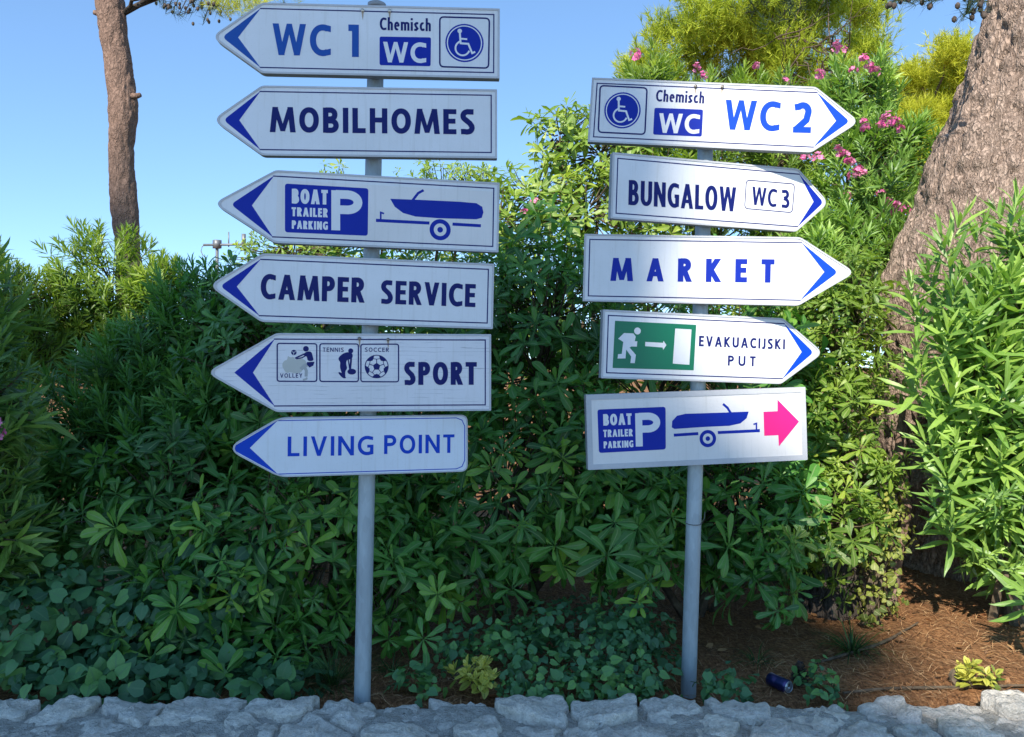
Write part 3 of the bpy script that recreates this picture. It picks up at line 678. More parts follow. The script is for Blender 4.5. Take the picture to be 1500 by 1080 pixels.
p.poly(smooth_poly([s.P(*q) for q in blob], 1)); p.build('worn_patch', s.root, mat_face('worn_sticker_patch', (.50, .50, .45)))
p = s.shape(2); p.disc(s.P(533, 113), s.m(17)); p.poly(smooth_poly([s.P(*q) for q in ((449, 158), (478, 132), (512, 120), (546, 130), (547, 160), (527, 172), (506, 176), (500, 200), (510, 235), (494, 252), (497, 300), (478, 300), (470, 262), (458, 225), (462, 190), (449, 176))], 2))
p.path([s.P(*q) for q in ((536, 150), (534, 190), (529, 238))], s.m(13)); p.path([s.P(*q) for q in ((515, 165), (520, 200), (526, 240))], s.m(8)); p.disc(s.P(540, 256), s.m(29), s.m(20)); p.poly(smooth_poly([s.P(*q) for q in ((443, 262), (462, 258), (500, 292), (498, 303), (476, 300))], 1)); p.build('tennis_pictogram', s.root, M['navy'])
C = s.P(711, 221); R_ = s.m(82); p = s.shape(2); p.ring(C, R_ * .95, R_ * .07)
pent = lambda r, a0, cx=0, cz=0: [(C[0] + cx + R_ * r * cos(radians(a0 + 72 * i)), C[1] + cz + R_ * r * sin(radians(a0 + 72 * i))) for i in range(5)]
p.poly(pent(.32, 90))
for i in range(5):
    a_ = radians(90 + 72 * i); q = lambda r, d: (C[0] + R_ * r * cos(a_ + radians(d)), C[1] + R_ * r * sin(a_ + radians(d)))
    p.path([q(.3, 0), q(.62, 0)], R_ * .06); p.path([q(.62, 0), q(.72, -24)], R_ * .05); p.path([q(.62, 0), q(.72, 24)], R_ * .05)
    b_ = 36; p.poly([q(.70, b_ - 14), q(.60, b_), q(.70, b_ + 14), q(.95, b_ + 24), q(.98, b_), q(.95, b_ - 24)])
p.build('football_pictogram', s.root, M['navy'])
s.crop(290, 470, K1); s.bolts([(771, 85), (908, 90)], 'bolt')

s = mk('living', -.475, 2.807, 1.332, 12.9, -.07, .650, .204, .176, True, 'bluish white left pointing sign with rounded end lettered LIVING POINT, lowest on the left pole', face='white_bright', rcorner=.026, rtip=.05, inset=.011, line=.003, chev=(.026, .080), chevmat='vivid', linemat='vivid', rim=.005)
s.crop(290, 470, K1); s.text('LIVING', 428, 648, 838, 642, 92, 'vivid', .175, .14); s.text('POINT', 889, 637, 1225, 631, 90, 'vivid', .175, .14)

s = mk('wc2', .712, 3.031, 2.558, -4.0, 3.85, .835, .246, .168, False, 'white right pointing sign lettered WC 2 with wheelchair symbol, top of the right pole', chevmat='vivid', chev=(.044, .086))
s.crop(840, 100, K2); s.text('WC', 752, 305, 1028, 315, 148, 'vivid', .195, .10); s.text('2', 1096, 321, 1186, 323, 151, 'vivid', .21)
s.text('Chemisch', 411, 165, 652, 176, 58, 'navy', .17, .10)
p = s.shape(2); p.poly([tuple(q) for q in round_rect([s.P(*q) for q in ((405, 197), (648, 206), (641, 341), (398, 331))], s.m(10))]); p.build('toilet_emblem', s.root, M['blue'])
s.text('WC', 424, 322, 628, 328, 98, 'letwhite', .205, .08)
wheelchair(s, ((134, 86), (368, 98), (357, 330), (124, 319)), (245, 210), 91); s.bolts([(610, 91), (743, 94)], 'bolt')

s = mk('bung', .735, 3.033, 2.263, 10.9, 1.97, .749, .245, .136, False, 'white right pointing sign lettered BUNGALOW WC 3, second down on the right pole', chev=(.032, .066))
s.crop(840, 100, K2); s.text('BUNGALOW', 275, 682, 812, 716, 122, 'navy', .165, .09); s.text('WC', 890, 681, 1014, 694, 92, 'navy', .16, .10); s.text('3', 1040, 697, 1080, 699, 93, 'navy', .17)
p = s.shape(2); p.path([tuple(q) for q in round_rect([s.P(*q) for q in ((865, 558), (1106, 578), (1094, 721), (856, 700))], s.m(20))], s.m(4.5), True); p.build('border_line', s.root, M['navy'])

s = mk('market', .674, 3.033, 1.974, -4.0, 1.55, .805, .257, .205, False, 'white right pointing sign lettered MARKET, third down on the right pole', chevmat='vivid', chev=(.072, .114))
s.crop(840, 330, K2); s.text('MARKET', 187, 278, 1003, 287, 116, 'blue', .24, .50)

s = mk('evak', .686, 3.027, 1.679, 10.3, 1.93, .719, .254, .175, False, 'white right pointing sign lettered EVAKUACIJSKI PUT with green running man emblem, on the right pole', chevmat='vivid', chev=(.050, .092))
s.crop(880, 460, .2)
p = s.shape(2); p.poly([s.P(*q) for q in ((106, 50), (701, 80), (682, 413), (88, 396))]); p.build('escape_emblem', s.root, M['green'])
p = s.shape(3); p.poly([s.P(*q) for q in ((547, 107), (666, 114), (650, 373), (529, 364))]); p.poly([s.P(*q) for q in ((328, 205), (457, 212), (461, 197), (482, 228), (458, 264), (455, 246), (326, 236))])
p.disc(s.P(270, 125), s.m(25)); p.poly([s.P(*q) for q in ((128, 182), (172, 140), (240, 143), (257, 165), (250, 200), (269, 201), (265, 240), (226, 238), (212, 246), (258, 300), (250, 361), (218, 360), (224, 312), (188, 262), (182, 326), (124, 327), (128, 295), (155, 293), (166, 205), (150, 195))]); p.build('running_man_pictogram', s.root, M['letwhite'])
s.text('EVAKUACIJSKI', 720, 236, 1350, 260, 76, 'navy', .20, .19); s.text('PUT', 932, 378, 1135, 384, 74, 'navy', .20, .36)

s = mk('boat2', .704, 3.031, 1.376, 6.6, -1.77, .858, .280, 0, False, 'white rectangular sign with boat trailer parking emblem and pink arrow, lowest on the right pole', rect=True, face='cream', rim=.020, rcorner=.003)
s.crop(840, 560, K2)
parking_block(s, ((120, 137), (461, 123), (462, 336), (128, 354)), [('BOAT', 150, 217, 292, 212, 56), ('TRAILER', 150, 275, 297, 270, 36), ('PARKING', 152, 331, 300, 325, 34)], (312, 322, 436, 318, 165))
boat(s, ((492, 226), (494, 195), (518, 168), (560, 158), (720, 153), (876, 147), (866, 180), (835, 206), (780, 218), (650, 224), (505, 234)), ((787, 155), (770, 128), (748, 109)), (((502, 265), (624, 257)), ((722, 252), (932, 242))), (672, 282, 43), ((915, 238), (915, 206), (900, 211)))
p = s.shape(2); p.poly([s.P(*q) for q in ((950, 148), (1020, 145), (1020, 87), (1128, 197), (1027, 321), (1024, 265), (954, 268))]); p.build('pink_arrow', s.root, M['pink'])
# ------------------------------------------------------------------ leaves
def leaf_tpl(kind, bend, fold, wav, seed=0):
    prof = {'pitto': [(0, .010), (.10, .016), (.32, .058), (.58, .118), (.78, .138), (.92, .095), (1, .0)],
            'ole': [(0, .010), (.08, .03), (.28, .062), (.50, .074), (.75, .052), (.90, .022), (1, .0)],
            'ivy': [(0, .012), (.02, .26), (.14, .42), (.36, .46), (.60, .34), (.84, .15), (1, .0)],
            'oval': [(0, .02), (.12, .16), (.35, .27), (.6, .27), (.85, .14), (1, .0)]}[kind]
    V = []; UV = []; r = np.random.default_rng(seed)
    for i, (s, w) in enumerate(prof):
        ang = bend * s; y = s if abs(bend) < 1e-3 else sin(ang) / bend; z = 0 if abs(bend) < 1e-3 else -(1 - cos(ang)) / bend
        dz = fold * w + wav * sin(i * 2.1 + seed)
        sx = .04 * sin(i * .9 + seed) * s
        yy = y - (.10 if kind == 'ivy' and i == 1 else 0)
        V += [(-w + sx, yy, z + dz), (sx, y, z), (w + sx, yy, z + fold * w - wav * sin(i * 1.7 + seed))]; UV += [(0, s), (.5, s), (1, s)]
    Q = []
    for i in range(len(prof) - 1):
        a = i * 3; Q += [(a, a + 1, a + 4, a + 3), (a + 1, a + 2, a + 5, a + 4)]
    return np.array(V, float), np.array(Q, int), np.array(UV, float)
TPL = {'pitto': [leaf_tpl('pitto', b, f, .004, i) for i, (b, f) in enumerate([(.35, .25), (.7, .35), (.1, .2), (1.0, .4), (.5, .1), (-.2, .3)])],
       'ole': [leaf_tpl('ole', b, f, .003, i) for i, (b, f) in enumerate([(.2, .3), (.5, .4), (-.15, .3), (.8, .35), (.35, .2), (.05, .45)])],
       'ivy': [leaf_tpl('ivy', b, f, .02, i) for i, (b, f) in enumerate([(.5, .15), (.8, .05), (.2, .2), (.6, -.1), (.3, .1), (-.2, .1)])],
       'oval': [leaf_tpl('oval', b, f, .02, i) for i, (b, f) in enumerate([(.5, .25), (.8, .15), (.2, .3), (.6, .1), (.3, .2), (-.2, .2)])]}

def frame_from(y, z):            # arrays (N,3): leaf direction and leaf normal -> rotation matrices, columns x, y, z
    y = y / np.linalg.norm(y, axis=-1, keepdims=True); x = np.cross(y, z); x /= np.linalg.norm(x, axis=-1, keepdims=True) + 1e-9; z = np.cross(x, y)
    return np.stack([x, y, z], -1)
class Leaves:
    """matrices of many leaves: R (N,3,3) with the scale in it, T (N,3), tint (N), variant (N)"""
    def __init__(s): s.R = []; s.T = []; s.t = []; s.v = []
    def put(s, R, T, t, v): s.R.append(R); s.T.append(T); s.t.append(t); s.v.append(v)
    def done(s): s.R = np.concatenate(s.R); s.T = np.concatenate(s.T); s.t = np.clip(np.concatenate(s.t), 0, 1); s.v = np.concatenate(s.v).astype(int); return s

def proto_rosette(kind, n, L, spread, stem, r, rise=.0):
    """leaves round the end of a shoot that points to +z"""
    i = np.arange(n); phi = i * 2.39996 + r.uniform(0, 6); q = i / max(1, n - 1)            # inner (0) to outer (1)
    th = np.radians(spread[0] + (spread[1] - spread[0]) * q ** .8 + r.normal(0, 13, n)); phi = phi + r.normal(0, .25, n)
    ra = np.stack([np.cos(phi), np.sin(phi), 0 * phi], -1); ax = np.array([0, 0, 1.])
    y = ax * np.cos(th)[:, None] + ra * np.sin(th)[:, None]; z = ax * np.sin(th)[:, None] - ra * np.cos(th)[:, None] + r.normal(0, .15, (n, 3))
    ln = L * (.55 + .45 * np.minimum(1, q * 2.2)) * r.uniform(.62, 1.18, n)
    R = frame_from(y, z) * ln[:, None, None]; T = ax * (-(q ** 1.2) * stem)[:, None] + ra * .004
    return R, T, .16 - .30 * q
def proto_shoot(kind, nw, per, L, length, r):
    Rs = []; Ts = []; ts = []
    for k in range(nw):
        q = k / (nw - 1); n = per; phi = np.arange(n) * 2 * pi / n + k * 1.05 + r.uniform(-.3, .3, n)
        th = np.radians(14 + 52 * (1 - q) ** .7 + r.normal(0, 9, n)); ra = np.stack([np.cos(phi), np.sin(phi), 0 * phi], -1); ax = np.array([0, 0, 1.])
        y = ax * np.cos(th)[:, None] + ra * np.sin(th)[:, None]; z = ax * np.sin(th)[:, None] - ra * np.cos(th)[:, None] + r.normal(0, .15, (n, 3))
        ln = L * (1 - .45 * q ** 2.5) * r.uniform(.8, 1.12, n)
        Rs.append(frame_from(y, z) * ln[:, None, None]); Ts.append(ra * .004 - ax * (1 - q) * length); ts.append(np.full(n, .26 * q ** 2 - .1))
    return np.concatenate(Rs), np.concatenate(Ts), np.concatenate(ts)

def thin(t):
    V, Q, UV = t; n = len(V) // 3; keep = [0, 2, 3 if n > 5 else 2, 4 if n > 5 else 3, n - 1]; keep = sorted(set(keep)); ix = np.concatenate([[3 * k, 3 * k + 1, 3 * k + 2] for k in keep]); Q = []
    for i in range(len(keep) - 1): a = i * 3; Q += [(a, a + 1, a + 4, a + 3), (a + 1, a + 2, a + 5, a + 4)]
    return V[ix], np.array(Q), UV[ix]
LOW = {k: [thin(t) for t in v] for k, v in TPL.items()}
PL = {}                          # every plant: name -> dict
def axes_rot(A, spin):
    A = A / np.linalg.norm(A, axis=1, keepdims=True); ref = np.where(np.abs(A[:, 2:3]) > .95, np.array([[1., 0, 0]]), np.array([[0, 0, 1.]]))
    X = np.cross(ref, A); X /= np.linalg.norm(X, axis=1, keepdims=True); Y = np.cross(A, X); c, s_ = np.cos(spin)[:, None], np.sin(spin)[:, None]
    return np.stack([X * c + Y * s_, -X * s_ + Y * c, A], -1)
def shrub(name, label, cat, lobes, kind, mat, protos, spacing, seed, layers=((1.0, 1.0), (.82, .8), (.6, .5)), up=.5, sun=.15, size=(.7, 1.25), tint=.42, tvar=.16, group=None, base=None, pieces=True, out_j=.13, keep_back=.35, extra=None, droop=0., zmin=None, stems=True, cut=None, core=True):
    """lobes: (px, py, depth, rx px, ry metres, rz px)"""
    r = np.random.default_rng(seed); C = []; RAD = []
    for (px, py, d, rx, ry, rz) in lobes: C.append(W(px, py, d)); RAD.append((rx * d / F, ry, rz * d / F))
    C = np.array(C); RAD = np.array(RAD); P = []; N = []
    for (f, dens) in layers:
        for c, ra in zip(C, RAD):
            a, b, c_ = ra * f; area = 4 * pi * (((a * b) ** 1.6 + (a * c_) ** 1.6 + (b * c_) ** 1.6) / 3) ** (1 / 1.6)
            n = max(3, int(area / spacing ** 2 * dens)); g = r.normal(size=(n, 3)); g /= np.linalg.norm(g, axis=1)[:, None]
            p = c + g * ra * f * (1 + r.normal(0, out_j, (n, 1))); nn = g / ra; nn /= np.linalg.norm(nn, axis=1)[:, None]
            dd = (((p[:, None] - C) / (RAD * f * .93)) ** 2).sum(-1); keep = (dd.min(1) > .72) | (f < .7)
            toc = np.array([0, 0, CAMZ]) - p; front = (nn * toc).sum(1) > -.15 * np.linalg.norm(toc, axis=1)
            keep &= front | (r.random(n) < keep_back); keep &= p[:, 2] > (GZ - .01 if cat == 'ivy' else GZ + .05)
            if cut is not None: keep &= cut(p)
            P.append(p[keep]); N.append(nn[keep])
    P = np.concatenate(P); N = np.concatenate(N)
    if extra is not None:
        for (px, py, d, nx, ny, nz) in extra: P = np.vstack([P, W(px, py, d)]); N = np.vstack([N, (nx, ny, nz)])
    A = N + np.array([0, 0, up]) + S * sun + r.normal(0, .30, P.shape) - np.array([0, 0, droop])
    A /= np.linalg.norm(A, axis=1)[:, None]
    M_ = axes_rot(A, r.uniform(0, 6.3, len(P))); sc = r.uniform(*size, len(P)); tn = tint + r.normal(0, tvar, len(P)) + .5 * (fbm(P * 1.6 + seed, 2) - .5); tn += (r.random(len(P)) < .10) * .35; sc *= np.where(r.random(len(P)) < .25, .6, 1)
    lv = Leaves(); pr_i = r.integers(0, len(protos), len(P))
    for k, (R0, T0, t0) in enumerate(protos):
        w = np.where(pr_i == k)[0]
        if len(w) == 0: continue
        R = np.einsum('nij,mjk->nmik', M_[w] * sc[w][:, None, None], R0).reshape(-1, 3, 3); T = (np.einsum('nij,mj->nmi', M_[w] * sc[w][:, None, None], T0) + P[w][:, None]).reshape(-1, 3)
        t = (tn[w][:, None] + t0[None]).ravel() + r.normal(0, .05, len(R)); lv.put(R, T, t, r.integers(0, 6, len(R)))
    lv.done(); ok = lv.T[:, 2] > GZ - .005
    if droop or True:            # gravity: leaves of shaded shoots hang a little
        pass
    lv.R = lv.R[ok]; lv.T = lv.T[ok]; lv.t = lv.t[ok]; lv.v = lv.v[ok]
    cc = C.mean(0); base = np.array([cc[0], cc[1], GZ]) if base is None else np.array(base)
    root = empty(name, tuple(base), label, cat, group)
    PL[len(PL)] = dict(root=root, lv=lv, kind=kind, mat=mat, base=base, pieces=pieces)
    if stems:                    # limbs from the base into the lobes, twigs from the limbs to the shoots
        tb = []
        for c, ra in zip(C, RAD):
            b0 = base + np.r_[r.normal(0, .08, 2), -.03]; mid = (b0 + c) / 2 + np.r_[r.normal(0, .08, 2), .05]; k = np.linspace(0, 1, 7)[:, None]
            path = b0 * (1 - k) ** 2 + mid * 2 * k * (1 - k) + c * k ** 2; tb.append(tube(path, np.linspace(.022, .009, 7), 6))
            sel = np.where((((P - c) / ra) ** 2).sum(1) < 1.5)[0]; sel = r.permutation(sel)[:90]
            for i in sel:
                o_ = c + (P[i] - c) * r.uniform(.1, .35); e = P[i] - A[i] * .02 * sc[i]; mid = (o_ + e) / 2 - np.array([0, 0, .04]) ; k = np.linspace(0, 1, 4)[:, None]
                tb.append(tube(o_ * (1 - k) ** 2 + mid * 2 * k * (1 - k) + e * k ** 2, np.linspace(.0055, .0022, 4), 4, False))
        VV = []; FF = []; o = 0
        for V, f in tb: VV.append(V - base); FF += [tuple(x + o for x in q) for q in f]; o += len(V)
        me = bpy.data.meshes.new('branches'); me.from_pydata(np.concatenate(VV).tolist(), [], FF); add('branches', me, root, M['twig'], 'stuff')
    return PL[len(PL) - 1]

def finish_plants():
    """which leaves show: nearest leaf in every small cell of the picture; the 300 largest of a plant become parts of their own"""
    allp = []; alld = []; own = []; idx = []
    for k, p in PL.items():
        lv = p['lv']; L = np.linalg.norm(lv.R[:, :, 1], axis=1)
        for f in (.25, .55, .8):
            q = lv.T + lv.R[:, :, 1] * f; d = np.maximum(q[:, 1], .1); allp.append(np.stack([750 + F * q[:, 0] / d, 540 - F * (q[:, 2] - CAMZ) / d], 1)); alld.append(d); own.append(np.full(len(d), k)); idx.append(np.arange(len(d)))
    allp = np.concatenate(allp); alld = np.concatenate(alld); own = np.concatenate(own); idx = np.concatenate(idx)
    inb = (allp[:, 0] > 0) & (allp[:, 0] < 1500) & (allp[:, 1] > 0) & (allp[:, 1] < 1080); allp, alld, own, idx = allp[inb], alld[inb], own[inb], idx[inb]
    cell = (allp[:, 0] // 9).astype(int) * 1000 + (allp[:, 1] // 9).astype(int); o = np.lexsort((alld, cell)); first = np.r_[True, cell[o][1:] != cell[o][:-1]]; win = o[first]
    tot = 0; ntri = 0
    for k, p in PL.items():
        lv = p['lv']; n = len(lv.T); w = np.zeros(n); sel = win[own[win] == k]; np.add.at(w, idx[sel], 1)
        L = np.linalg.norm(lv.R[:, :, 1], axis=1); px = L / np.maximum(lv.T[:, 1], .5) * F
        score = w * 10 + px * .1; cand = np.where((w > 0) & (px > 12))[0]; cand = cand[np.argsort(-score[cand])][:300] if p['pieces'] else np.zeros(0, int)
        tp = TPL[p['kind']]; nt = 6
        # shared meshes: 6 shapes x 6 tints
        if len(cand):
            cache = {}
            for i in cand:
                tq = min(nt - 1, int(lv.t[i] * nt)); key = (int(lv.v[i]), tq)
                if key not in cache:
                    V, Q, UV = tp[key[0]]; cache[key] = quads_mesh('leaf', V, Q, UV, np.full(len(V), (tq + .5) / nt)); cache[key].materials.append(p['mat'])
                ob = bpy.data.objects.new('leaf', cache[key]); COL.objects.link(ob); ob.parent = p['root']
                m4 = Matrix([list(lv.R[i][0]) + [lv.T[i][0] - p['base'][0]], list(lv.R[i][1]) + [lv.T[i][1] - p['base'][1]], list(lv.R[i][2]) + [lv.T[i][2] - p['base'][2]], [0, 0, 0, 1]])
                ob.matrix_basis = m4; tot += 1
        rest = np.ones(n, bool); rest[cand] = False; VV = []; QQ = []; UU = []; TT = []; o_ = 0
        fine = (w > 0) & (px > 16)
        for v in range(12):
            s_ = np.where(rest & (lv.v == v % 6) & (fine == (v < 6)))[0]
            if len(s_) == 0: continue
            V, Q, UV = tp[v % 6] if v < 6 else LOW[p['kind']][v % 6]; X = np.einsum('nij,vj->nvi', lv.R[s_], V) + lv.T[s_][:, None] - p['base']
            VV.append(X.reshape(-1, 3)); QQ.append((Q[None] + np.arange(len(s_))[:, None, None] * len(V)).reshape(-1, 4) + o_); UU.append(np.tile(UV, (len(s_), 1))); TT.append(np.repeat(lv.t[s_], len(V))); o_ += len(s_) * len(V)
        if VV:
            me = quads_mesh('foliage', np.concatenate(VV), np.concatenate(QQ), np.concatenate(UU), np.concatenate(TT)); add('foliage', me, p['root'], p['mat'], 'stuff'); ntri += 2 * len(me.polygons)
        print(p['root']['label'][:50], n, len(cand))
    print('leaf parts', tot, 'foliage triangles', ntri)

r0 = np.random.default_rng(21)
ROS = [proto_rosette('pitto', n, .125, (28, 104), .034, r0) for n in (8, 10, 11, 12, 9, 13)]
ROS_S = [proto_rosette('pitto', n, .085, (22, 95), .03, r0) for n in (10, 12, 13, 15)]
SHO = [proto_shoot('ole', n, 3, .15, .20, r0) for n in (5, 6, 7, 6)]
SHO_B = [proto_shoot('ole', n, 3, .215, .25, r0) for n in (5, 6, 7, 6)]
SHO_F = [proto_shoot('ole', n, 4, .13, .17, r0) for n in (6, 7, 8)]
def proto_ivy(n, L, spread, r):
    a = r.uniform(0, 6.3, n); rad = spread * np.sqrt(r.random(n)); T = np.stack([rad * np.cos(a), rad * np.sin(a), r.normal(0, .02, n)], -1)
    y = np.stack([np.cos(a), np.sin(a), r.uniform(-.8, .1, n)], -1) + r.normal(0, .4, (n, 3)); z = np.array([0, 0, 1.]) + r.normal(0, .3, (n, 3))
    return frame_from(y, z) * (L * r.uniform(.6, 1.2, n))[:, None, None], T, r.normal(0, .08, n)
IVY = [proto_ivy(8, .055, .07, r0) for _ in range(5)]
IVY_S = [proto_ivy(9, .036, .06, r0) for _ in range(5)]
OVAL = [proto_rosette('oval', n, .045, (15, 85), .04, r0) for n in (9, 11, 13)]

# front hedge, left to right
G_H = 'dark green shrubs of the front hedge'
shrub('pittosporum_shrub', 'dense dark green shrub behind the left pole, below the LIVING POINT sign', 'shrub',
      [(250, 740, 3.75, 120, .42, 120), (380, 820, 3.5, 120, .38, 130), (270, 905, 3.3, 85, .28, 75), (490, 790, 3.6, 110, .4, 150), (590, 840, 3.55, 65, .3, 90), (450, 945, 3.3, 60, .22, 45)], 'pitto', M['pitto'], ROS, .135, 1, group=G_H, tint=.30,
      extra=[(218, 962, 3.05, .1, -1, .25), (330, 985, 2.98, .1, -1, .2), (262, 885, 3.1, 0, -1, .3), (440, 905, 3.12, .1, -1, .3), (232, 830, 3.2, -.2, -1, .3), (620, 935, 3.1, .1, -1, .3), (640, 870, 3.15, 0, -1, .2)])
shrub('pittosporum_shrub', 'tall dark green shrub behind the CAMPER SERVICE and SPORT signs', 'shrub',
      [(430, 560, 4.3, 150, .6, 160), (590, 560, 4.5, 140, .6, 190), (540, 700, 4.1, 120, .5, 100), (680, 480, 4.7, 90, .5, 110), (350, 480, 4.6, 90, .4, 90)], 'pitto', M['pitto'], ROS, .135, 2, group=G_H, tint=.34)
shrub('pittosporum_shrub', 'dark green shrub filling the gap between the two poles', 'shrub',
      [(790, 560, 4.35, 110, .55, 220), (740, 720, 3.9, 105, .45, 140), (860, 700, 3.95, 110, .45, 130), (680, 820, 3.7, 60, .25, 70), (810, 470, 4.5, 110, .4, 130)], 'pitto', M['pitto'], ROS, .135, 3, group=G_H, tint=.36,
      extra=[(815, 560, 3.5, .1, -1, .35), (730, 735, 3.45, -.1, -1, .4), (790, 715, 3.4, 0, -1, .3), (700, 790, 3.4, 0, -1, .3), (765, 765, 3.35, .1, -1, .5), (750, 860, 3.4, 0, -1, .1), (810, 800, 3.4, 0, -1, .2)])
shrub('pittosporum_shrub', 'dark green shrub behind the right pole under the BOAT TRAILER PARKING sign with pink arrow', 'shrub',
      [(960, 600, 4.3, 120, .55, 200), (1080, 600, 4.3, 110, .5, 200), (930, 760, 3.7, 80, .34, 100), (1080, 740, 3.8, 110, .4, 110), (1110, 830, 3.5, 55, .22, 70)], 'pitto', M['pitto'], ROS, .135, 4, group=G_H, tint=.36,
      extra=[(900, 765, 3.2, .1, -1, .35), (890, 812, 3.15, 0, -1, .3), (965, 800, 3.3, 0, -1, .3), (935, 880, 3.2, .1, -1, .1), (1140, 895, 3.15, .1, -1, .1), (1070, 800, 3.3, 0, -1, .2), (950, 850, 3.25, 0, -1, .1), (1050, 870, 3.3, -.1, -1, 0)])
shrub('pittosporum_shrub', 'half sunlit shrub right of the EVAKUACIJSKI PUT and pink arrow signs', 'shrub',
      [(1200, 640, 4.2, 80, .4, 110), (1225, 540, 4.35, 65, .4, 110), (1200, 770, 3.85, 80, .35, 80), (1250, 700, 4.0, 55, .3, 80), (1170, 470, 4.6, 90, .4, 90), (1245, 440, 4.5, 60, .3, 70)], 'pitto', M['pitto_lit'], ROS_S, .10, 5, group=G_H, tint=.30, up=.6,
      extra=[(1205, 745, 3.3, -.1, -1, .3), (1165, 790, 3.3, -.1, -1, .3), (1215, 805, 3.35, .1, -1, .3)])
# left side
shrub('oleander', 'shaded narrow leaved oleander on the left, below the pine trunk', 'oleander',
      [(330, 500, 4.7, 110, .5, 110), (230, 570, 4.6, 100, .5, 100), (120, 660, 4.3, 100, .45, 110), (250, 660, 4.2, 100, .4, 90), (60, 760, 4.2, 90, .4, 90), (330, 620, 4.3, 90, .4, 110)], 'ole', M['ole_d'], SHO_F, .12, 6, tint=.38, up=.7, sun=.3)
shrub('oleander', 'dark oleander cut by the left edge of the photo, with one pink flower cluster', 'oleander',
      [(-30, 590, 3.3, 85, .3, 110), (-50, 760, 3.3, 100, .3, 120), (-60, 470, 3.7, 60, .3, 90)], 'ole', M['ole'], SHO_B, .14, 7, tint=.14, up=.6)
shrub('pittosporum_shrub', 'tall shrub with sunlit top at the foot of the left pine', 'shrub',
      [(165, 420, 6.2, 75, .5, 85), (110, 480, 6.1, 60, .4, 70), (205, 520, 6.0, 60, .4, 90), (235, 425, 6.0, 40, .35, 50)], 'ole', M['pitto_lit'], SHO_F, .15, 8, tint=.32, up=.8, group='sunlit shrubs behind the hedge', size=(.8, 1.1))
shrub('pittosporum_shrub', 'rounded shrub with sunlit top at the far left edge', 'shrub',
      [(30, 450, 5.8, 85, .5, 70), (-60, 420, 5.8, 70, .5, 90), (40, 530, 5.6, 60, .4, 60)], 'ole', M['pitto_lit'], SHO_F, .15, 9, tint=.36, up=.7, group='sunlit shrubs behind the hedge')
# behind, centre
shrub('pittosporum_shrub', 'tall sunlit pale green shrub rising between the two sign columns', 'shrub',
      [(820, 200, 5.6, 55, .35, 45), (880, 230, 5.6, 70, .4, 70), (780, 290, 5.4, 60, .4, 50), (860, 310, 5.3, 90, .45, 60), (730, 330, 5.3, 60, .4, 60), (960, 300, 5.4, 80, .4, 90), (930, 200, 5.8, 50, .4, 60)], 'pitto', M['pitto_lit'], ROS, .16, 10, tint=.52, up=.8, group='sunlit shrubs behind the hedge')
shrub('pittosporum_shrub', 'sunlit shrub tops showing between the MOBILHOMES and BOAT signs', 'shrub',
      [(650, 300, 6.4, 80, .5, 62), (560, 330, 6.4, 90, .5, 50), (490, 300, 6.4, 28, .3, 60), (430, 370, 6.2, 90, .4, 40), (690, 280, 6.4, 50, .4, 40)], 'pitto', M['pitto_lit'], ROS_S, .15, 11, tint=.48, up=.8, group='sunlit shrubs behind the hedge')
# flowering oleanders behind the right signs
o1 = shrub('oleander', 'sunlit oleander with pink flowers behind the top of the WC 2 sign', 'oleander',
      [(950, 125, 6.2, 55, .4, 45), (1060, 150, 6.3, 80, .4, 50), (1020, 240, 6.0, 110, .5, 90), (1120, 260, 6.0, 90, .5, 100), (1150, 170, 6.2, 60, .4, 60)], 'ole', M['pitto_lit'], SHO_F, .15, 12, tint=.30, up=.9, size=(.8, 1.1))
o2 = shrub('oleander', 'oleander with many pink flowers between the right pole signs and the big trunk', 'oleander',
      [(1250, 160, 5.9, 60, .4, 80), (1260, 280, 5.6, 70, .45, 90), (1310, 230, 5.8, 50, .35, 60), (1220, 380, 5.2, 80, .4, 80), (1300, 370, 5.2, 50, .35, 70), (1180, 400, 5.1, 60, .4, 60)], 'ole', M['ole'], SHO_F, .15, 13, tint=.42, up=.8, size=(.9, 1.25))
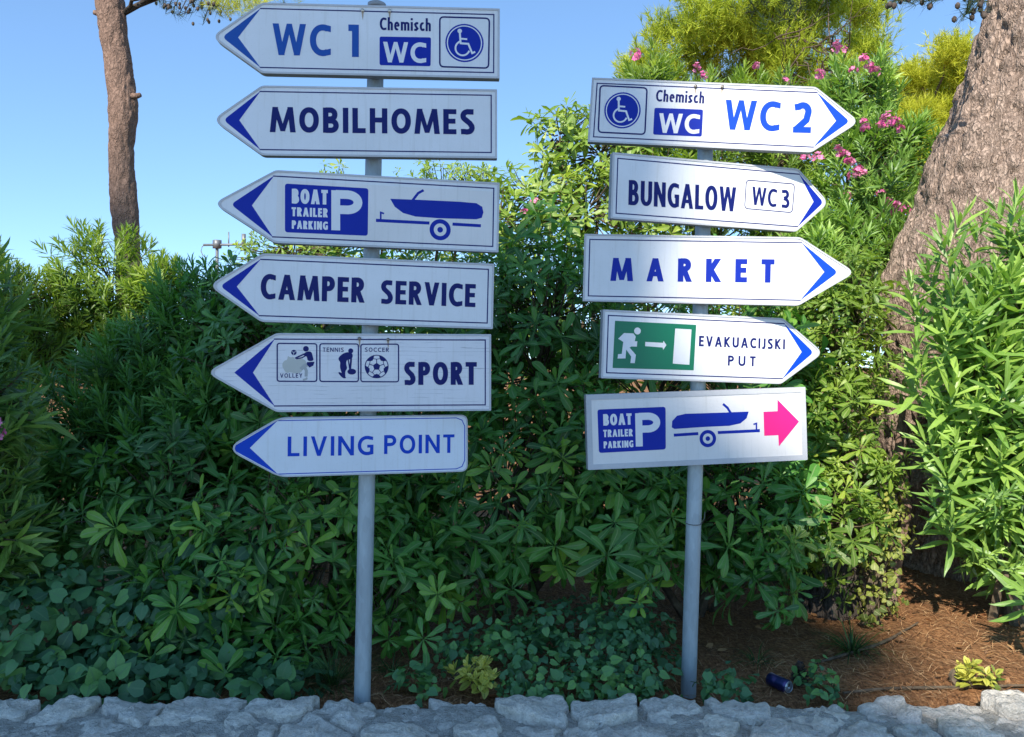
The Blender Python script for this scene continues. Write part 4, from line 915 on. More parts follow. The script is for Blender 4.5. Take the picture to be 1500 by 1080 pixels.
o3 = shrub('oleander', 'large sunlit oleander in front of the thick trunk at the right edge', 'oleander',
      [(1520, 520, 3.65, 120, .30, 190), (1475, 660, 3.65, 95, .26, 105), (1530, 770, 3.85, 110, .26, 90), (1440, 500, 3.6, 50, .18, 100), (1450, 760, 3.8, 55, .18, 70), (1570, 400, 3.7, 90, .3, 100)], 'ole', M['ole'], SHO_B, .145, 14, tint=.52, up=.55, sun=.5, size=(.75, 1.15), layers=((1, 1.0), (.78, .7), (.5, .4)),
      extra=[(1380, 350, 3.4, -.3, -.5, 1), (1335, 420, 3.5, -.7, -.6, .8), (1365, 590, 3.5, -.8, -.5, .5), (1440, 330, 3.5, 0, -.4, 1), (1490, 290, 3.5, .1, -.4, 1), (1345, 510, 3.5, -.9, -.5, .4), (1385, 690, 3.4, -.6, -.8, .3), (1395, 760, 3.5, -.5, -1, .1), (1480, 720, 3.3, .1, -1, .1), (1455, 810, 3.5, 0, -1, -.2), (1495, 830, 3.5, 0, -1, -.2), (1410, 320, 3.45, .1, -.5, 1), (1360, 400, 3.5, -.4, -.6, .9), (1400, 420, 3.4, -.2, -.7, .8), (1345, 455, 3.5, -.8, -.5, .6), (1390, 480, 3.4, -.4, -.8, .6), (1350, 545, 3.5, -.8, -.6, .3), (1400, 560, 3.4, -.2, -1, .5), (1350, 640, 3.5, -.8, -.6, .4), (1400, 640, 3.4, -.3, -1, .4), (1365, 730, 3.5, -.8, -.6, .1), (1530, 790, 3.15, 0, -1, .1), (1560, 830, 3.1, -.1, -1, 0), (1510, 865, 3.15, -.3, -.8, -.1), (1460, 390, 3.4, .1, -.6, 1), (1430, 450, 3.35, 0, -.9, .7), (1480, 560, 3.3, 0, -1, .5)])
shrub('pittosporum_shrub', 'shaded leafy shrub far behind the BUNGALOW and MARKET signs', 'shrub', [(1000, 430, 6.6, 170, .6, 130), (1230, 520, 6.4, 90, .4, 160), (900, 520, 6.6, 120, .4, 150)], 'pitto', M['pitto_lit'], ROS, .19, 40, tint=.35, group='sunlit shrubs behind the hedge', pieces=False)
shrub('pittosporum_shrub', 'shaded leafy shrub far behind the CAMPER SERVICE sign', 'shrub', [(560, 440, 6.8, 190, .5, 90), (400, 500, 6.8, 150, .5, 90), (720, 470, 6.8, 120, .5, 110)], 'pitto', M['pitto_lit'], ROS, .19, 41, tint=.35, group='sunlit shrubs behind the hedge', pieces=False)
# ivy and ground cover
shrub('ivy', 'mat of dark heart shaped ivy leaves in the lower left corner behind the wall', 'ivy', [(70, 930, 3.35, 120, .3, 90), (170, 985, 3.15, 110, .2, 50), (20, 1010, 3.1, 90, .16, 50), (330, 1000, 3.15, 100, .16, 40), (350, 850, 3.35, 70, .15, 60), (240, 910, 3.3, 100, .2, 60), (60, 1006, 2.93, 110, .1, 30), (220, 1008, 2.93, 110, .1, 28), (400, 1008, 2.98, 60, .1, 18), (420, 990, 3.2, 70, .16, 40)], 'ivy', M['ivy'], IVY, .085, 15, tint=.34, up=.1, layers=((1, 1), (.8, .8)), stems=False, size=(.9, 1.35))
shrub('ivy', 'bright green ivy covering the ground between the two poles', 'ivy', [(800, 985, 3.15, 90, .25, 50), (900, 985, 3.15, 90, .25, 50), (870, 930, 3.35, 110, .25, 40), (960, 985, 3.25, 60, .1, 40), (740, 960, 3.3, 60, .2, 45), (900, 950, 3.2, 40, .15, 45), (665, 950, 3.2, 22, .1, 22), (830, 1008, 2.92, 90, .09, 26), (905, 1010, 2.92, 50, .09, 30), (610, 1006, 3.0, 40, .1, 16)], 'ivy', M['ivy'], IVY_S, .075, 16, tint=.52, up=.5, layers=((1, 1.1), (.75, .8)), stems=False)
shrub('ivy', 'ivy patch beside the foot of the right pole, in front of the blue can', 'ivy', [(1062, 1010, 2.92, 44, .07, 24), (1092, 1018, 2.88, 36, .05, 16), (1200, 1012, 2.9, 26, .06, 24), (1200, 985, 3.0, 16, .05, 14)], 'ivy', M['ivy'], IVY_S, .07, 17, tint=.60, up=.5, layers=((1, 1.1), (.7, .7)), stems=False)
shrub('ivy', 'pale sunlit ivy climbing a thin stem between hedge and big oleander', 'ivy', [(1285, 830, 3.75, 26, .12, 85), (1300, 770, 3.8, 28, .12, 50), (1270, 900, 3.7, 20, .1, 40)], 'ivy', M['ivy_y'], IVY_S, .07, 18, tint=.36, up=.2, layers=((1, .9),), size=(.6, .95))
shrub('euonymus', 'small yellow and green variegated bush behind the wall between the poles', 'bush', [(700, 1000, 2.98, 36, .09, 32)], 'oval', M['varieg'], OVAL, .05, 19, tint=.55, up=.7, layers=((1, 1.2), (.7, .8)))
shrub('euonymus', 'small yellow variegated bush on the ground at the right, behind the wall', 'bush', [(1440, 1000, 2.95, 32, .07, 20), (1415, 985, 3.0, 20, .06, 20)], 'oval', M['varieg'], OVAL, .055, 20, tint=.5, up=.7, layers=((1, 1.2), (.7, .8)))
finish_plants()

# pink flower clusters, parts of their oleanders
def flower_mesh(seed):
    r = np.random.default_rng(seed); V = []; Fc = []; T = []
    for k in range(9):
        a = r.normal(size=3); a[2] = abs(a[2]) + .2; a /= np.linalg.norm(a); c = a * r.uniform(.025, .05); Rm = axes_rot(a[None], np.array([r.uniform(0, 6)]))[0]; t = r.uniform(.2, .9)
        for j in range(5):
            an = j * 2 * pi / 5; u = np.array([cos(an), sin(an), 0]); v = np.array([-sin(an), cos(an), 0]); s_ = r.uniform(.9, 1.15) * .021
            pts = [c + Rm @ (u * .002), c + Rm @ (u * s_ * .6 + v * s_ * .42 + np.array([0, 0, .004])), c + Rm @ (u * s_ * 1.05 + v * s_ * .25 + np.array([0, 0, .008])), c + Rm @ (u * s_ * 1.05 - v * s_ * .3 + np.array([0, 0, .006])), c + Rm @ (u * s_ * .6 - v * s_ * .42 + np.array([0, 0, .003]))]
            o = len(V); V += [p.tolist() for p in pts]; Fc.append((o, o + 1, o + 2, o + 3, o + 4)); T += [t + .1, t, t - .05, t - .1, t]
    me = bpy.data.meshes.new('flower_cluster'); me.from_pydata(V, [], Fc); at = me.attributes.new('tint', 'FLOAT', 'POINT'); at.data.foreach_set('value', np.array(T, np.float32)); me.materials.append(M['petal']); return me
FM = [flower_mesh(i) for i in range(4)]
def flowers(root, spots, d, s=1.0):
    for i, (x, y) in enumerate(spots):
        o = add('flower_cluster', FM[i % 4], root); q = W(x, y, d + random.uniform(-.05, .05)); o.location = tuple(q - np.array(root.location)); o.scale = (s * random.uniform(.8, 1.3),) * 3; o.rotation_euler = (random.uniform(-.4, .8), random.uniform(-.4, .4), random.uniform(0, 6))
flowers(o1['root'], [(1020, 100), (1030, 112), (1108, 98), (930, 80), (1150, 120)], 5.75, .8)
flowers(o2['root'], [(1226, 68), (1232, 76), (1265, 90), (1272, 98), (1280, 105), (1250, 105), (1266, 180), (1268, 188), (1300, 175), (1310, 182), (1290, 186), (1318, 190), (1228, 222), (1235, 232), (1245, 240), (1258, 250), (1265, 256), (1252, 258), (1198, 235), (1300, 298), (1312, 302), (1325, 308), (1335, 312), (1310, 310), (1290, 285), (1240, 290), (1200, 110)], 5.15, .75)
flowers(PL[6]['root'], [(-8, 622), (-6, 636)], 2.95, .55)
flowers(PL[9]['root'], [(783, 300), (768, 312)], 4.75, .55)
flowers(o1['root'], [(1010, 372), (900, 330), (925, 345), (1180, 232)], 5.3, .6)

# ------------------------------------------------------------------ pine needles
def tufts(P, A, L, n, wid, seed, tint, brush=.6):
    """bunches of thin needles at P pointing along A: V, tri faces, tint"""
    r = np.random.default_rng(seed); N = len(P); A = A / np.linalg.norm(A, axis=1)[:, None]; D = A[:, None] + r.normal(0, brush, (N, n, 3)); D /= np.linalg.norm(D, axis=2)[..., None]
    b = P[:, None] + A[:, None] * (r.uniform(-1, .15, (N, n, 1)) * L * .9); side = np.cross(D, r.normal(size=(N, n, 3))); side /= np.linalg.norm(side, axis=2)[..., None]
    ll = L * r.uniform(.7, 1.15, (N, n, 1)); V = np.stack([b - side * wid / 2, b + side * wid / 2, b + D * ll], 2).reshape(-1, 3); T = np.repeat(np.clip(tint[:, None] + r.normal(0, .12, (N, n)), 0, 1).ravel(), 3)
    return V, np.arange(len(V)).reshape(-1, 3), T
def crown(root, name, mat, clumps, per, L, n, wid, seed, tint=.5, upw=.7, tmin=0, shape=.95):
    r = np.random.default_rng(seed); PP = []; AA = []; TT = []
    base = np.array(root.location)
    for (c, ra) in clumps:
        ra = np.array(ra); k = max(4, int(per * (ra[0] * ra[2]))); g = r.normal(size=(k, 3)); g /= np.linalg.norm(g, axis=1)[:, None]; g *= (r.random((k, 1)) ** .4)
        p = c + g * ra * shape; PP.append(p); AA.append(g * .9 + np.array([0, 0, upw]) + S * .3 + r.normal(0, .35, (k, 3))); TT.append(tint + r.normal(0, .14, k) + r.normal(0, .1))
    P = np.concatenate(PP); A = np.concatenate(AA); T = np.concatenate(TT); V, Fq, tt = tufts(P - base, A, L, n, wid, seed + 1, T)
    me = quads_mesh(name, V, Fq, None, tt, False); return add(name, me, root, mat, 'stuff')
def limb_path(a, b, sag, n=8, wob=.0, r=None):
    k = np.linspace(0, 1, n)[:, None]; a, b = np.array(a, float), np.array(b, float); p = a + (b - a) * k; p[:, 2] -= sag * np.sin(k[:, 0] * pi)
    if wob and r is not None: p[1:-1] += r.normal(0, wob, (n - 2, 3))
    return p

def bark_disp(freq, amp, zf, seed):
    def f(a, t, ring, nrm):
        P = np.c_[ring[:, 0] * freq, ring[:, 1] * freq, ring[:, 2] * zf] + seed
        P = P + (fbm(P * .7 + 9, 3)[:, None] - .5) * .9
        n = fbm(P, 4); rd = 1 - np.abs(n - .5) * 4; fine = fbm(P * 4, 2) - .5
        big = fbm(np.c_[ring[:, 0] * 3, ring[:, 1] * 3, ring[:, 2] * 2.2] + seed, 3) - .5
        return -np.clip(rd, 0, 1) ** 1.6 * amp + fine * amp * .5 + big * amp * 3.0
    return f
# the thick leaning trunk at the right
def wpath(pts, d, base): return np.array([W(x, y, d if not isinstance(d, (list, tuple)) else d[i]) - base for i, (x, y) in enumerate(pts)])
def dense(path, rad, n):
    path = np.asarray(path); k = np.linspace(0, len(path) - 1, n); i = np.clip(k.astype(int), 0, len(path) - 2); f = (k - i)[:, None]
    p0 = path[np.maximum(i - 1, 0)]; p1 = path[i]; p2 = path[i + 1]; p3 = path[np.minimum(i + 2, len(path) - 1)]
    q = .5 * ((2 * p1) + (-p0 + p2) * f + (2 * p0 - 5 * p1 + 4 * p2 - p3) * f ** 2 + (-p0 + 3 * p1 - 3 * p2 + p3) * f ** 3)
    rad = np.asarray(rad, float); return q, np.interp(k, np.arange(len(rad)), rad)
DT = 4.75
base = W(1455, 815, DT); base[2] = GZ - .1
root = empty('pine_tree', tuple(base), 'thick leaning pine trunk with furrowed pinkish bark at the right edge', 'tree')
pts = [(1440, 900), (1432, 800), (1425, 680), (1412, 560), (1424, 440), (1470, 300), (1515, 180), (1545, 60), (1570, -80), (1630, -350), (1650, -700)]
pth, rad = dense(wpath(pts, DT, base), [.62, .55, .50, .47, .50, .485, .46, .43, .40, .34, .26], 330)
tube_obj('trunk', pth, rad, 200, root, M['bark_big'], bark_disp(14, .042, 6, 4.1))
r = np.random.default_rng(5)
tp = pth[-1] + base; tb = []; cl = []
for k in range(9):
    a = k * 2.4; st = pth[int(len(pth) * (.80 + .19 * k / 9))]; e = st + np.array([cos(a) * r.uniform(1.2, 2.3), sin(a) * r.uniform(1, 2) + .6, r.uniform(.5, 1.6)]); tb.append(tube(limb_path(st, e, .15, 8, .05, r), np.linspace(.10, .03, 8), 8)); cl.append((e + base, (.7, .7, .4)))
join_tubes('limbs', tb, root, M['bark_big'])
crown(root, 'needles', M['needle_d'], cl, 420, .14, 12, .006, 50)
# hanging dark sprays that reach into the top right of the picture
def spray(root, spots, d, seed, mat_n, cones=True):
    base = np.array(root.location); r = np.random.default_rng(seed); P = np.array([W(x, y, d + r.normal(0, .1)) for x, y in spots]); tb = []
    for q in P:
        tb.append(tube(np.array([q + np.array([.12, .1, .35]), q + np.array([.05, .03, .14]), q]) - base, [.006, .005, .003], 5, False))
    join_tubes('twigs', tb, root, M['bark_dark'], 'stuff')
    V, f, t = tufts(P - base, np.tile([-.2, 0, -.1], (len(P), 1)) + r.normal(0, .4, (len(P), 3)), .10, 34, .004, seed, np.full(len(P), .6)); me = quads_mesh('needles', V, f, None, t, False); add('needles', me, root, mat_n, 'stuff')
    if cones:
        tb = []
        for q in P:
            for j in range(3):
                c = q + r.normal(0, .045, 3) - base; tb.append(tube([c + [0, 0, .016], c + [0, 0, .006], c - [0, 0, .010], c - [0, 0, .019]], [.004, .013, .012, .003], 7))
        join_tubes('cones', tb, root, M['cone'], 'stuff')
spray(root, [(1420, 8), (1430, 14), (1415, 18), (1360, 2), (1345, -2), (1430, 2), (1310, 4), (1325, 0), (1300, -6), (1370, -8)], 4.3, 8, M['needle_d'])

# the slender pine at the left
DP = 7.2
base = W(186, 360, DP); base[2] = GZ - .05
root = empty('pine_tree', tuple(base), 'slender pine trunk standing against the sky at the left', 'tree')
pts = [(196, 720), (193, 500), (188, 370), (182, 300), (178, 220), (181, 160), (175, 110), (167, 60), (160, 0), (152, -80), (140, -220), (150, -420)]
pth, rad = dense(wpath(pts, DP, base), np.array([26, 22, 18, 18.5, 18, 20, 19.5, 20, 20.5, 19, 15, 9]) * DP / F, 300)
tube_obj('trunk', pth, rad, 90, root, M['bark_small'], bark_disp(14, .012, 6, 1.1))
for (x, y, dx) in ((197, 143, 8), (147, 22, -7)):
    q = W(x, y, DP - .03) - base; tube_obj('branch_stub', [q - np.array([dx * .012, 0, .005]), q + np.array([dx * .004, -.01, .012]), q + np.array([dx * .0075, -.015, .018])], [.034, .024, .02], 10, root, M['bark_small'])
tb = []
q0 = W(180, 20, DP) - base
for e, r_ in (((235, -14), .02), ((330, -25), .028), ((420, -60), .02), ((60, -160), .03), ((-80, -260), .03), ((260, -260), .03), ((100, -420), .03)):
    st = q0 if e[1] > -100 else W(150, -150 - (e[0] % 7) * 20, DP) - base
    tb.append(tube(limb_path(st, W(*e, DP + random.uniform(-.4, .3)) - base, -.08, 8, .02, r), np.linspace(r_, .008, 8), 7))
join_tubes('limbs', tb, root, M['bark_dark'])
crown(root, 'needles', M['needle_yy'], [(W(345, 4, DP - .3), (.20, .2, .10)), (W(372, -4, DP - .3), (.14, .2, .10)), (W(322, 2, DP - .3), (.16, .2, .09)), (W(420, -30, DP), (.4, .3, .15))], 3000, .085, 14, .0035, 60, .6)
crown(root, 'needles', M['needle_d'], [(W(262, -10, DP), (.16, .2, .07)), (W(296, -4, DP), (.12, .2, .06)), (W(390, -8, DP), (.2, .2, .09)), (W(20, -190, DP), (.9, .8, .4)), (W(200, -330, DP), (1.0, .9, .5)), (W(330, -230, DP), (.7, .8, .4)), (W(80, -460, DP), (1.1, 1, .6))], 500, .10, 12, .004, 61, .4)
spray(root, [(232, -2), (248, 8), (254, 14), (262, 22), (240, 2), (282, 6), (290, 12), (300, 24), (270, 20), (296, 8), (310, 14), (322, 22), (278, -2), (218, -4)], DP - .2, 9, M['needle_d'])

# pine crowns in the background
def back_pine(label, d, cx, cy, groundx, clumps, mat, per, seed, tint, top=None, L=.14, n=12, wid=.012, dead=None):
    r = np.random.default_rng(seed); base = W(groundx, 540, d); base[2] = GZ; root = empty('pine_tree', tuple(base), label, 'tree')
    c0 = W(cx, cy, d); pth, rad = dense(np.array([[0, 0, -.1], (c0 - base) * .3 + [.1, 0, 0], (c0 - base) * .65, c0 - base]), [.22, .17, .13, .06], 60)
    tube_obj('trunk', pth, rad, 20, root, M['bark_small'], bark_disp(10, .012, 4, seed)); tb = []; cl = []
    for (x, y, rx, rz) in clumps:
        c = W(x, y, d + r.uniform(-1.3, .6)); ra = (rx * d / F, rx * d / F * .8, rz * d / F); st = pth[int(r.uniform(30, 55))]; tb.append(tube(limb_path(st, c - base, .1, 8, .06, r), np.linspace(.05, .012, 8), 6, False))
        m_ = max(4, int(ra[0] * ra[2] * 170))
        for _ in range(m_):      # break each clump up into sprays with gaps between
            g = r.normal(size=3); g /= np.linalg.norm(g); p = c + g * np.array(ra) * r.uniform(.25, 1.08); s_ = r.uniform(.15, .34); cl.append((p, (s_, s_, s_ * .75)))
            if r.random() < .2: tb.append(tube(limb_path(c - base + g * .05, p - base, .02, 5, .02, r), np.linspace(.014, .005, 5), 4, False))
    if dead:
        for (x, y) in dead:
            c = W(x, y, d - 1.2) - base
            for _ in range(8): tb.append(tube(limb_path(c + r.normal(0, .12, 3), c + r.normal(0, .42, 3), .03, 6, .03, r), np.linspace(.012, .003, 6), 4, False))
    join_tubes('limbs', tb, root, M['twig'], 'stuff'); crown(root, 'needles', mat, cl, per, L, n, wid, seed + 3, tint, shape=1.0)
r = np.random.default_rng(77)
back_pine('tall olive green pine crown behind the WC 2 sign', 12.0, 1130, -60, 1150,
          [(1130, 40, 60, 36), (1165, 15, 40, 30), (1100, 75, 50, 26), (925, 100, 26, 20), (950, 85, 36, 28), (985, 50, 40, 34), (1030, 20, 50, 34), (1010, 85, 40, 30), (1080, 50, 55, 40), (1120, 10, 60, 40), (1190, 15, 60, 45), (1260, 20, 42, 40), (1150, 90, 60, 30), (1270, 70, 34, 34), (1215, 120, 60, 35), (1100, 120, 60, 30), (1050, -60, 80, 50), (1200, -70, 90, 60), (1120, -130, 90, 50), (1285, 120, 25, 30), (970, 120, 30, 24)], M['needle_y'], 260, 31, .66, dead=[(1190, 60), (1215, 90), (1150, 50), (1175, 95), (1225, 75)])
back_pine('bright yellow green young pine between the olive pine and the thick trunk', 14.0, 1350, 110, 1350,
          [(1385, 75, 30, 28), (1360, 110, 50, 34), (1400, 130, 40, 40), (1320, 140, 36, 34), (1350, 175, 50, 36), (1310, 195, 40, 30), (1395, 185, 36, 36), (1370, 220, 50, 36), (1300, 240, 40, 36)], M['needle_yy'], 400, 32, .62)

# the dark stump under the hedge, thin stem beside it
base = W(1222, 886, 3.95); base[2] = GZ - .05
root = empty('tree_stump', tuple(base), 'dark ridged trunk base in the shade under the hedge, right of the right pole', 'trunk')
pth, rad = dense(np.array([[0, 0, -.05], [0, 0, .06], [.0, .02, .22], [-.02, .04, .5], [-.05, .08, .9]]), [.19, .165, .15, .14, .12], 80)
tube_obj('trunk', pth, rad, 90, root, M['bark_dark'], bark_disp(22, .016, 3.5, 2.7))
base = W(1308, 830, 3.9); base[2] = GZ - .03
root = empty('bare_stem', tuple(base), 'thin reddish bare trunk catching the sun left of the big oleander', 'trunk')
pth, rad = dense(np.array([W(1306, 880, 3.9), W(1318, 800, 3.9), W(1326, 745, 3.9), W(1316, 690, 3.95), W(1322, 600, 4.0)]) - base, [.028, .026, .028, .024, .018], 50)
tube_obj('trunk', pth, rad, 20, root, M['bark_small'], bark_disp(30, .004, 12, .7))

# ------------------------------------------------------------------ litter on the ground
def gz(x, y): return float(ground_z(np.array([x]), np.array([y]))[0])
r = np.random.default_rng(91)
n = 15000; X = r.uniform(-2.4, 2.9, n); Y = 2.84 + r.random(n) ** 1.3 * 2.4; Z = ground_z(X, Y) + r.uniform(.002, .018, n); a = r.uniform(0, pi, n); L = r.uniform(.04, .10, n); w = .0011
D = np.stack([np.cos(a), np.sin(a), r.normal(0, .12, n)], -1); Pm = np.stack([X, Y, Z], -1); sd = np.stack([-np.sin(a), np.cos(a), 0 * a], -1) * w
V = np.stack([Pm - D * L[:, None] / 2 - sd, Pm - D * L[:, None] / 2 + sd, Pm + np.array([0, 0, .003]) + sd, Pm + np.array([0, 0, .003]) - sd, Pm + D * L[:, None] / 2 + sd * .3, Pm + D * L[:, None] / 2 - sd * .3], 1).reshape(-1, 3)
i = np.arange(n)[:, None] * 6; Q = np.concatenate([i + [0, 1, 2, 3], i + [3, 2, 4, 5]], 0)
me = quads_mesh('pine_litter', V, Q, None, np.repeat(r.random(n), 6), False); o = add('pine_litter', me, None, M['dryneedle'], 'stuff'); tag(o, 'brown fallen pine needles on the soil', 'litter')
n = 420; X = r.uniform(-2.2, 2.8, n); Y = 2.9 + r.random(n) ** 1.2 * 1.8; VV = []; QQ = []; UU = []; TT = []; o_ = 0
for k in range(n):
    V, Qt, UV = TPL['oval'][k % 6]; Rm = np.array(Euler((r.normal(0, .35), r.normal(0, .35), r.uniform(0, 6))).to_matrix()); s_ = r.uniform(.018, .05); VV.append(V @ Rm.T * s_ + [X[k], Y[k], gz(X[k], Y[k]) + .014]); QQ.append(Qt + o_); UU.append(UV); TT.append(np.full(len(V), r.random())); o_ += len(V)
me = quads_mesh('leaf_litter', np.concatenate(VV), np.concatenate(QQ), np.concatenate(UU), np.concatenate(TT)); o = add('leaf_litter', me, None, M['dryleaf'], 'stuff'); tag(o, 'small dry brown leaves scattered on the soil', 'litter')

def blades(name, label, cat, px, py, d, n, L, wid, mat, seed, spread=.5, cur=.8, kindp='blades'):
    r = np.random.default_rng(seed); b = W(px, py, d); b[2] = gz(b[0], b[1]) - .005; root = empty(name, tuple(b), label, cat); V = []; Q = []; T = []; o = 0
    for k in range(n):
        a = r.uniform(0, 6.3); l = L * r.uniform(.5, 1.15); ln = r.uniform(.1, spread); p0 = np.array([cos(a), sin(a), 0]) * r.uniform(0, .03); sd = np.array([-sin(a), cos(a), 0]); t = r.random()
        for j in range(6):
            s_ = j / 5; ang = ln + cur * s_ * r.uniform(.8, 1.2) ; q = p0 + np.array([cos(a) * sin(ang), sin(a) * sin(ang), cos(ang)]) * l * s_; w_ = wid * (1 - s_ ** 2 * .95); V += [q - sd * w_, q + sd * w_]; T += [t, t]
            if j: Q.append((o + 2 * j - 2, o + 2 * j - 1, o + 2 * j + 1, o + 2 * j))
        o += 12
    me = quads_mesh(kindp, V, Q, None, T); add(kindp, me, root, mat, 'stuff'); return root
blades('grass_tuft', 'dark green grass tuft on the needle covered ground right of the stump', 'grass tuft', 1248, 950, 3.35, 60, .19, .0035, M['grass'], 3, .9)
blades('grass_tuft', 'thin grass tuft in deep shade under the hedge near the right pole', 'grass tuft', 1110, 975, 3.3, 40, .13, .0025, M['grass'], 4, 1.0)
blades('asparagus_plant', 'fine feathery green plant just left of the left pole foot', 'plant', 488, 1025, 3.05, 260, .24, .0011, M['grass'], 5, 1.2, .6)
blades('grass_tuft', 'feathery tuft in the shade right of the left pole', 'grass tuft', 575, 1000, 3.2, 60, .11, .002, M['grass'], 6, 1.0)

# sticks
def stick(label, pts, d, r_, seed):
    b = W(*pts[0], d[0]); b[2] = gz(b[0], b[1]); root_pts = []
    for (p, dd) in zip(pts, d):
        q = W(*p, dd); q[2] = gz(q[0], q[1]) + r_ + .006; root_pts.append(q - b)
    q, rad = dense(np.array(root_pts), [r_] * (len(pts) - 1) + [r_ * .5], 40); V, f = tube(q, rad, 8, True, bark_disp(40, r_ * .25, 20, seed)); me = bpy.data.meshes.new('fallen_stick'); me.from_pydata(V.tolist(), [], f); me.polygons.foreach_set('use_smooth', np.ones(len(me.polygons), bool))
    o = add('fallen_stick', me, None, M['twig']); o.location = tuple(b); tag(o, label, 'stick', 'sticks lying on the needle litter')
def dpt(py): return (CAMZ - GZ - .03) * F / (py - 540)
stick('longer brown stick crossing from the grass tuft into the sunlit patch', [(1190, 962), (1250, 948), (1300, 932), (1345, 912)], [dpt(962), dpt(948), dpt(932), dpt(912)], .007, 1)
stick('long dark stick lying along the back of the wall at the right', [(1235, 1005), (1300, 1000), (1380, 999), (1470, 996), (1540, 992)], [dpt(1005), dpt(1000), dpt(999), dpt(996), dpt(992)], .006, 2)

# the can, the cone
d_ = 3.0; b = W(1141, 1003, d_); b[2] = gz(b[0], b[1]) + .002
root = empty('drinks_can', tuple(b), 'crushed dark blue drinks can lying on its side near the right pole foot', 'can')
root.scale = (.76,) * 3; ax = np.array([.52, -.85, -.02]); ax /= np.linalg.norm(ax); c = np.array([0, 0, .033])
tube_obj('body', [c - ax * .058, c - ax * .054, c - ax * .02, c + ax * .02, c + ax * .050, c + ax * .058], [.026, .033, .0315, .033, .033, .028], 32, root, M['can'])
a = np.linspace(0, 2 * pi, 33); X_ = np.cross(ax, [0, 0, 1]); X_ /= np.linalg.norm(X_); Z_ = np.cross(X_, ax)
tube_obj('rim', [c + ax * .060 + (X_ * cos(t) + Z_ * sin(t)) * .0265 for t in a], [.0022] * 33, 8, root, M['canend'])
tube_obj('lid', [c + ax * .0575, c + ax * .0585], [.0262, .0262], 32, root, M['canend'])
e = c + ax * .0592 + Z_ * .010
tube_obj('opening', [e, e + ax * .0005], [.009, .009], 20, root, M['wire'])
tube_obj('pull_tab', [c + ax * .060 - Z_ * .012, c + ax * .061 - Z_ * .004, c + ax * .060 + Z_ * .001], [.004, .005, .003], 8, root, M['canend'])
b = W(1172, 990, dpt(990)); b[2] = gz(b[0], b[1])
root = empty('pine_cone', tuple(b), 'dark open pine cone standing behind the blue can', 'pine cone')
tube_obj('core', [(0, 0, 0), (0, 0, .03), (0, 0, .07), (0, 0, .088)], [.012, .014, .008, .002], 10, root, M['cone'])
V = []; Fc = []
for k in range(70):
    h = .006 + .078 * k / 70; rr2 = (.030 * (1 - (k / 70) ** 1.6) + .006) * (1 if k > 8 else .7); a = k * 2.4; u = np.array([cos(a), sin(a), 0]); v = np.array([-sin(a), cos(a), 0]); o = len(V); up = np.array([0, 0, 1])
    V += [tuple(u * .008 + v * .003 + up * h), tuple(u * .008 - v * .003 + up * h), tuple(u * rr2 - v * .009 + up * (h + .008)), tuple(u * (rr2 + .003) + up * (h + .010)), tuple(u * rr2 + v * .009 + up * (h + .008)), tuple(u * rr2 * .9 + up * (h + .002))]
    Fc += [(o, o + 1, o + 2, o + 3), (o, o + 3, o + 4), (o + 1, o, o + 5), (o + 2, o + 1, o + 5), (o, o + 4, o + 5), (o + 4, o + 3, o + 5), (o + 3, o + 2, o + 5)]
me = bpy.data.meshes.new('scales'); me.from_pydata(V, [], Fc); add('scales', me, root, M['cone'], 'stuff')

# aerial above the hedge
d_ = 15.0; b = W(318, 540, d_); b[2] = GZ
root = empty('television_aerial', tuple(b), 'grey aerial with crossbar above the hedge, left of the CAMPER SERVICE sign', 'aerial')
q = lambda x, y: W(x, y, d_) - b
tube_obj('mast', [(0, 0, 0), q(318, 352)], [.03, .03], 10, root, M['mast']); tube_obj('crossbar', [q(298, 359), q(375, 358)], [.022, .022], 8, root, M['mast'])
tube_obj('junction_box', [q(318, 364), q(318, 352)], [.085, .085], 4, root, M['mast'])
for x, y0, r_ in ((335, 340, .012), (357, 343, .04), (346, 352, .01), (368, 338, .01)): tube_obj('element', [q(x, 362), q(x, y0)], [r_, r_], 8, root, M['mast'])
tube_obj('cable', [q(300, 358), q(296, 362), q(294.5, 368), q(297, 374), q(302, 378)], [.008] * 5, 6, root, M['wire'])

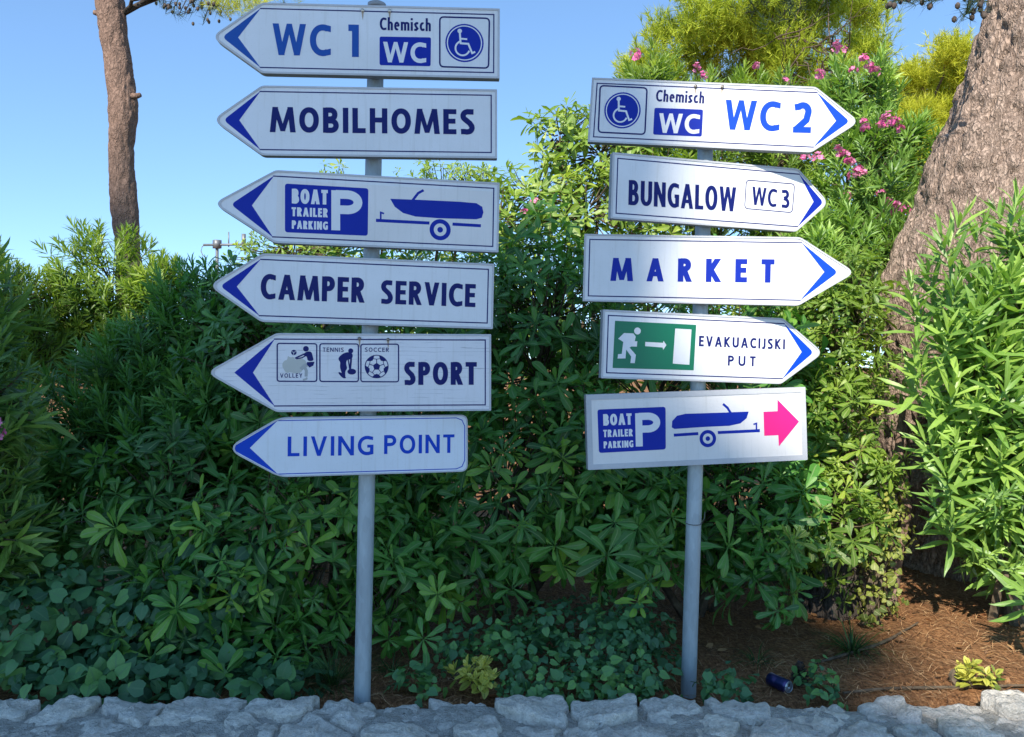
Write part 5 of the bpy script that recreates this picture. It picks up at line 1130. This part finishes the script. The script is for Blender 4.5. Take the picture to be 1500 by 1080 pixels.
# ------------------------------------------------------------------ unseen pines behind the camera, crowns shaped to cast the wanted shade
U_ = np.array([cos(radians(SUN_AZ)), sin(radians(SUN_AZ)), 0]); V_ = np.cross(S, U_); V_ = V_ if V_[2] > 0 else -V_
def shade_tree(label, blobs, dist, n, seed, trunk_u, trunk_v=1.5, size=.30, group='pines behind the photographer'):
    """blobs: (u, v, ru, rv) across and up as the sun looks at the place"""
    r = np.random.default_rng(seed); P = []; tot = sum(b_[2] * b_[3] for b_ in blobs)
    for (u, v, ru, rv, *dn) in blobs:
        k = int(n * ru * rv / tot * (dn[0] if dn else 1)); a = r.uniform(0, 2 * pi, k); q = np.sqrt(r.random(k)) * (1 + .06 * np.sin(5 * a + u)); P.append(U_ * (u + ru * q * np.cos(a))[:, None] + V_ * (v + rv * q * np.sin(a))[:, None] + S * (dist + r.normal(0, 1.0, k) * np.sqrt(np.maximum(.05, 1 - q ** 2)))[:, None])
    P = np.concatenate(P); c = P.mean(0); tp_ = U_ * trunk_u + V_ * trunk_v + S * dist; base = np.array([tp_[0], tp_[1], 0.]); root = empty('pine_tree', tuple(base), label, 'tree', group)  # unseen tree, crown outline fitted to the shade it must cast
    pth, rad = dense(np.array([[0, 0, -.1], [.1, .1, tp_[2] * .4], [0, .2, tp_[2] * .75], [0, 0, tp_[2] + 1.0]]), [.42, .34, .26, .10], 60); tube_obj('trunk', pth, rad, 24, root, M['bark_small'], bark_disp(7, .03, 3, seed))
    tb = [tube(limb_path(pth[int(r.uniform(32, 58))], P[i] - base, .3, 8, .1, r), np.linspace(.07, .02, 8), 6, False) for i in r.permutation(len(P))[:40]]; join_tubes('limbs', tb, root, M['bark_small'], 'stuff')
    N = len(P); A = r.normal(size=(N, 3)) + [0, 0, .3]; B = r.normal(size=(N, 3)); A /= np.linalg.norm(A, axis=1)[:, None]; B = np.cross(A, B); B /= np.linalg.norm(B, axis=1)[:, None]; s_ = size * r.uniform(.6, 1.2, (N, 1))
    V = np.stack([P - A * s_ * .5, P + B * s_ * .32, P + A * s_ * .5, P - B * s_ * .32], 1).reshape(-1, 3) - base
    me = quads_mesh('needles', V, np.arange(len(V)).reshape(-1, 4), None, np.repeat(r.random(N), 4), False); add('needles', me, root, M['needle_d'], 'stuff')
shade_tree('big pine crown behind the photographer that shades the left signs', [(-1.75, 3.4, 1.3, 1.12), (-3.2, 3.3, 1.5, 1.17), (-5.0, 3.1, 1.6, 1.15), (-1.0, 2.6, .95, .7), (-1.0, 3.85, .55, .58), (-2.8, 2.2, 2.0, 1.2), (-4.6, 2.0, 2.2, 1.3), (-.12, 2.6, .48, .42), (-5.7, 5.4, .6, .9, .22)], 32, 16000, 1, -2.8)
shade_tree('low wide pine crown behind the photographer that shades the wall', [(0, 1.3, 2.4, .98), (2.6, 1.32, 2.2, 1.16), (-2.5, 1.2, 2.6, 1.3), (4.5, 1.2, 2, 1.15), (1.0, 1.75, .8, .64), (-5, 1, 2, 1.4)], 32, 14000, 2, 1.5, .6)
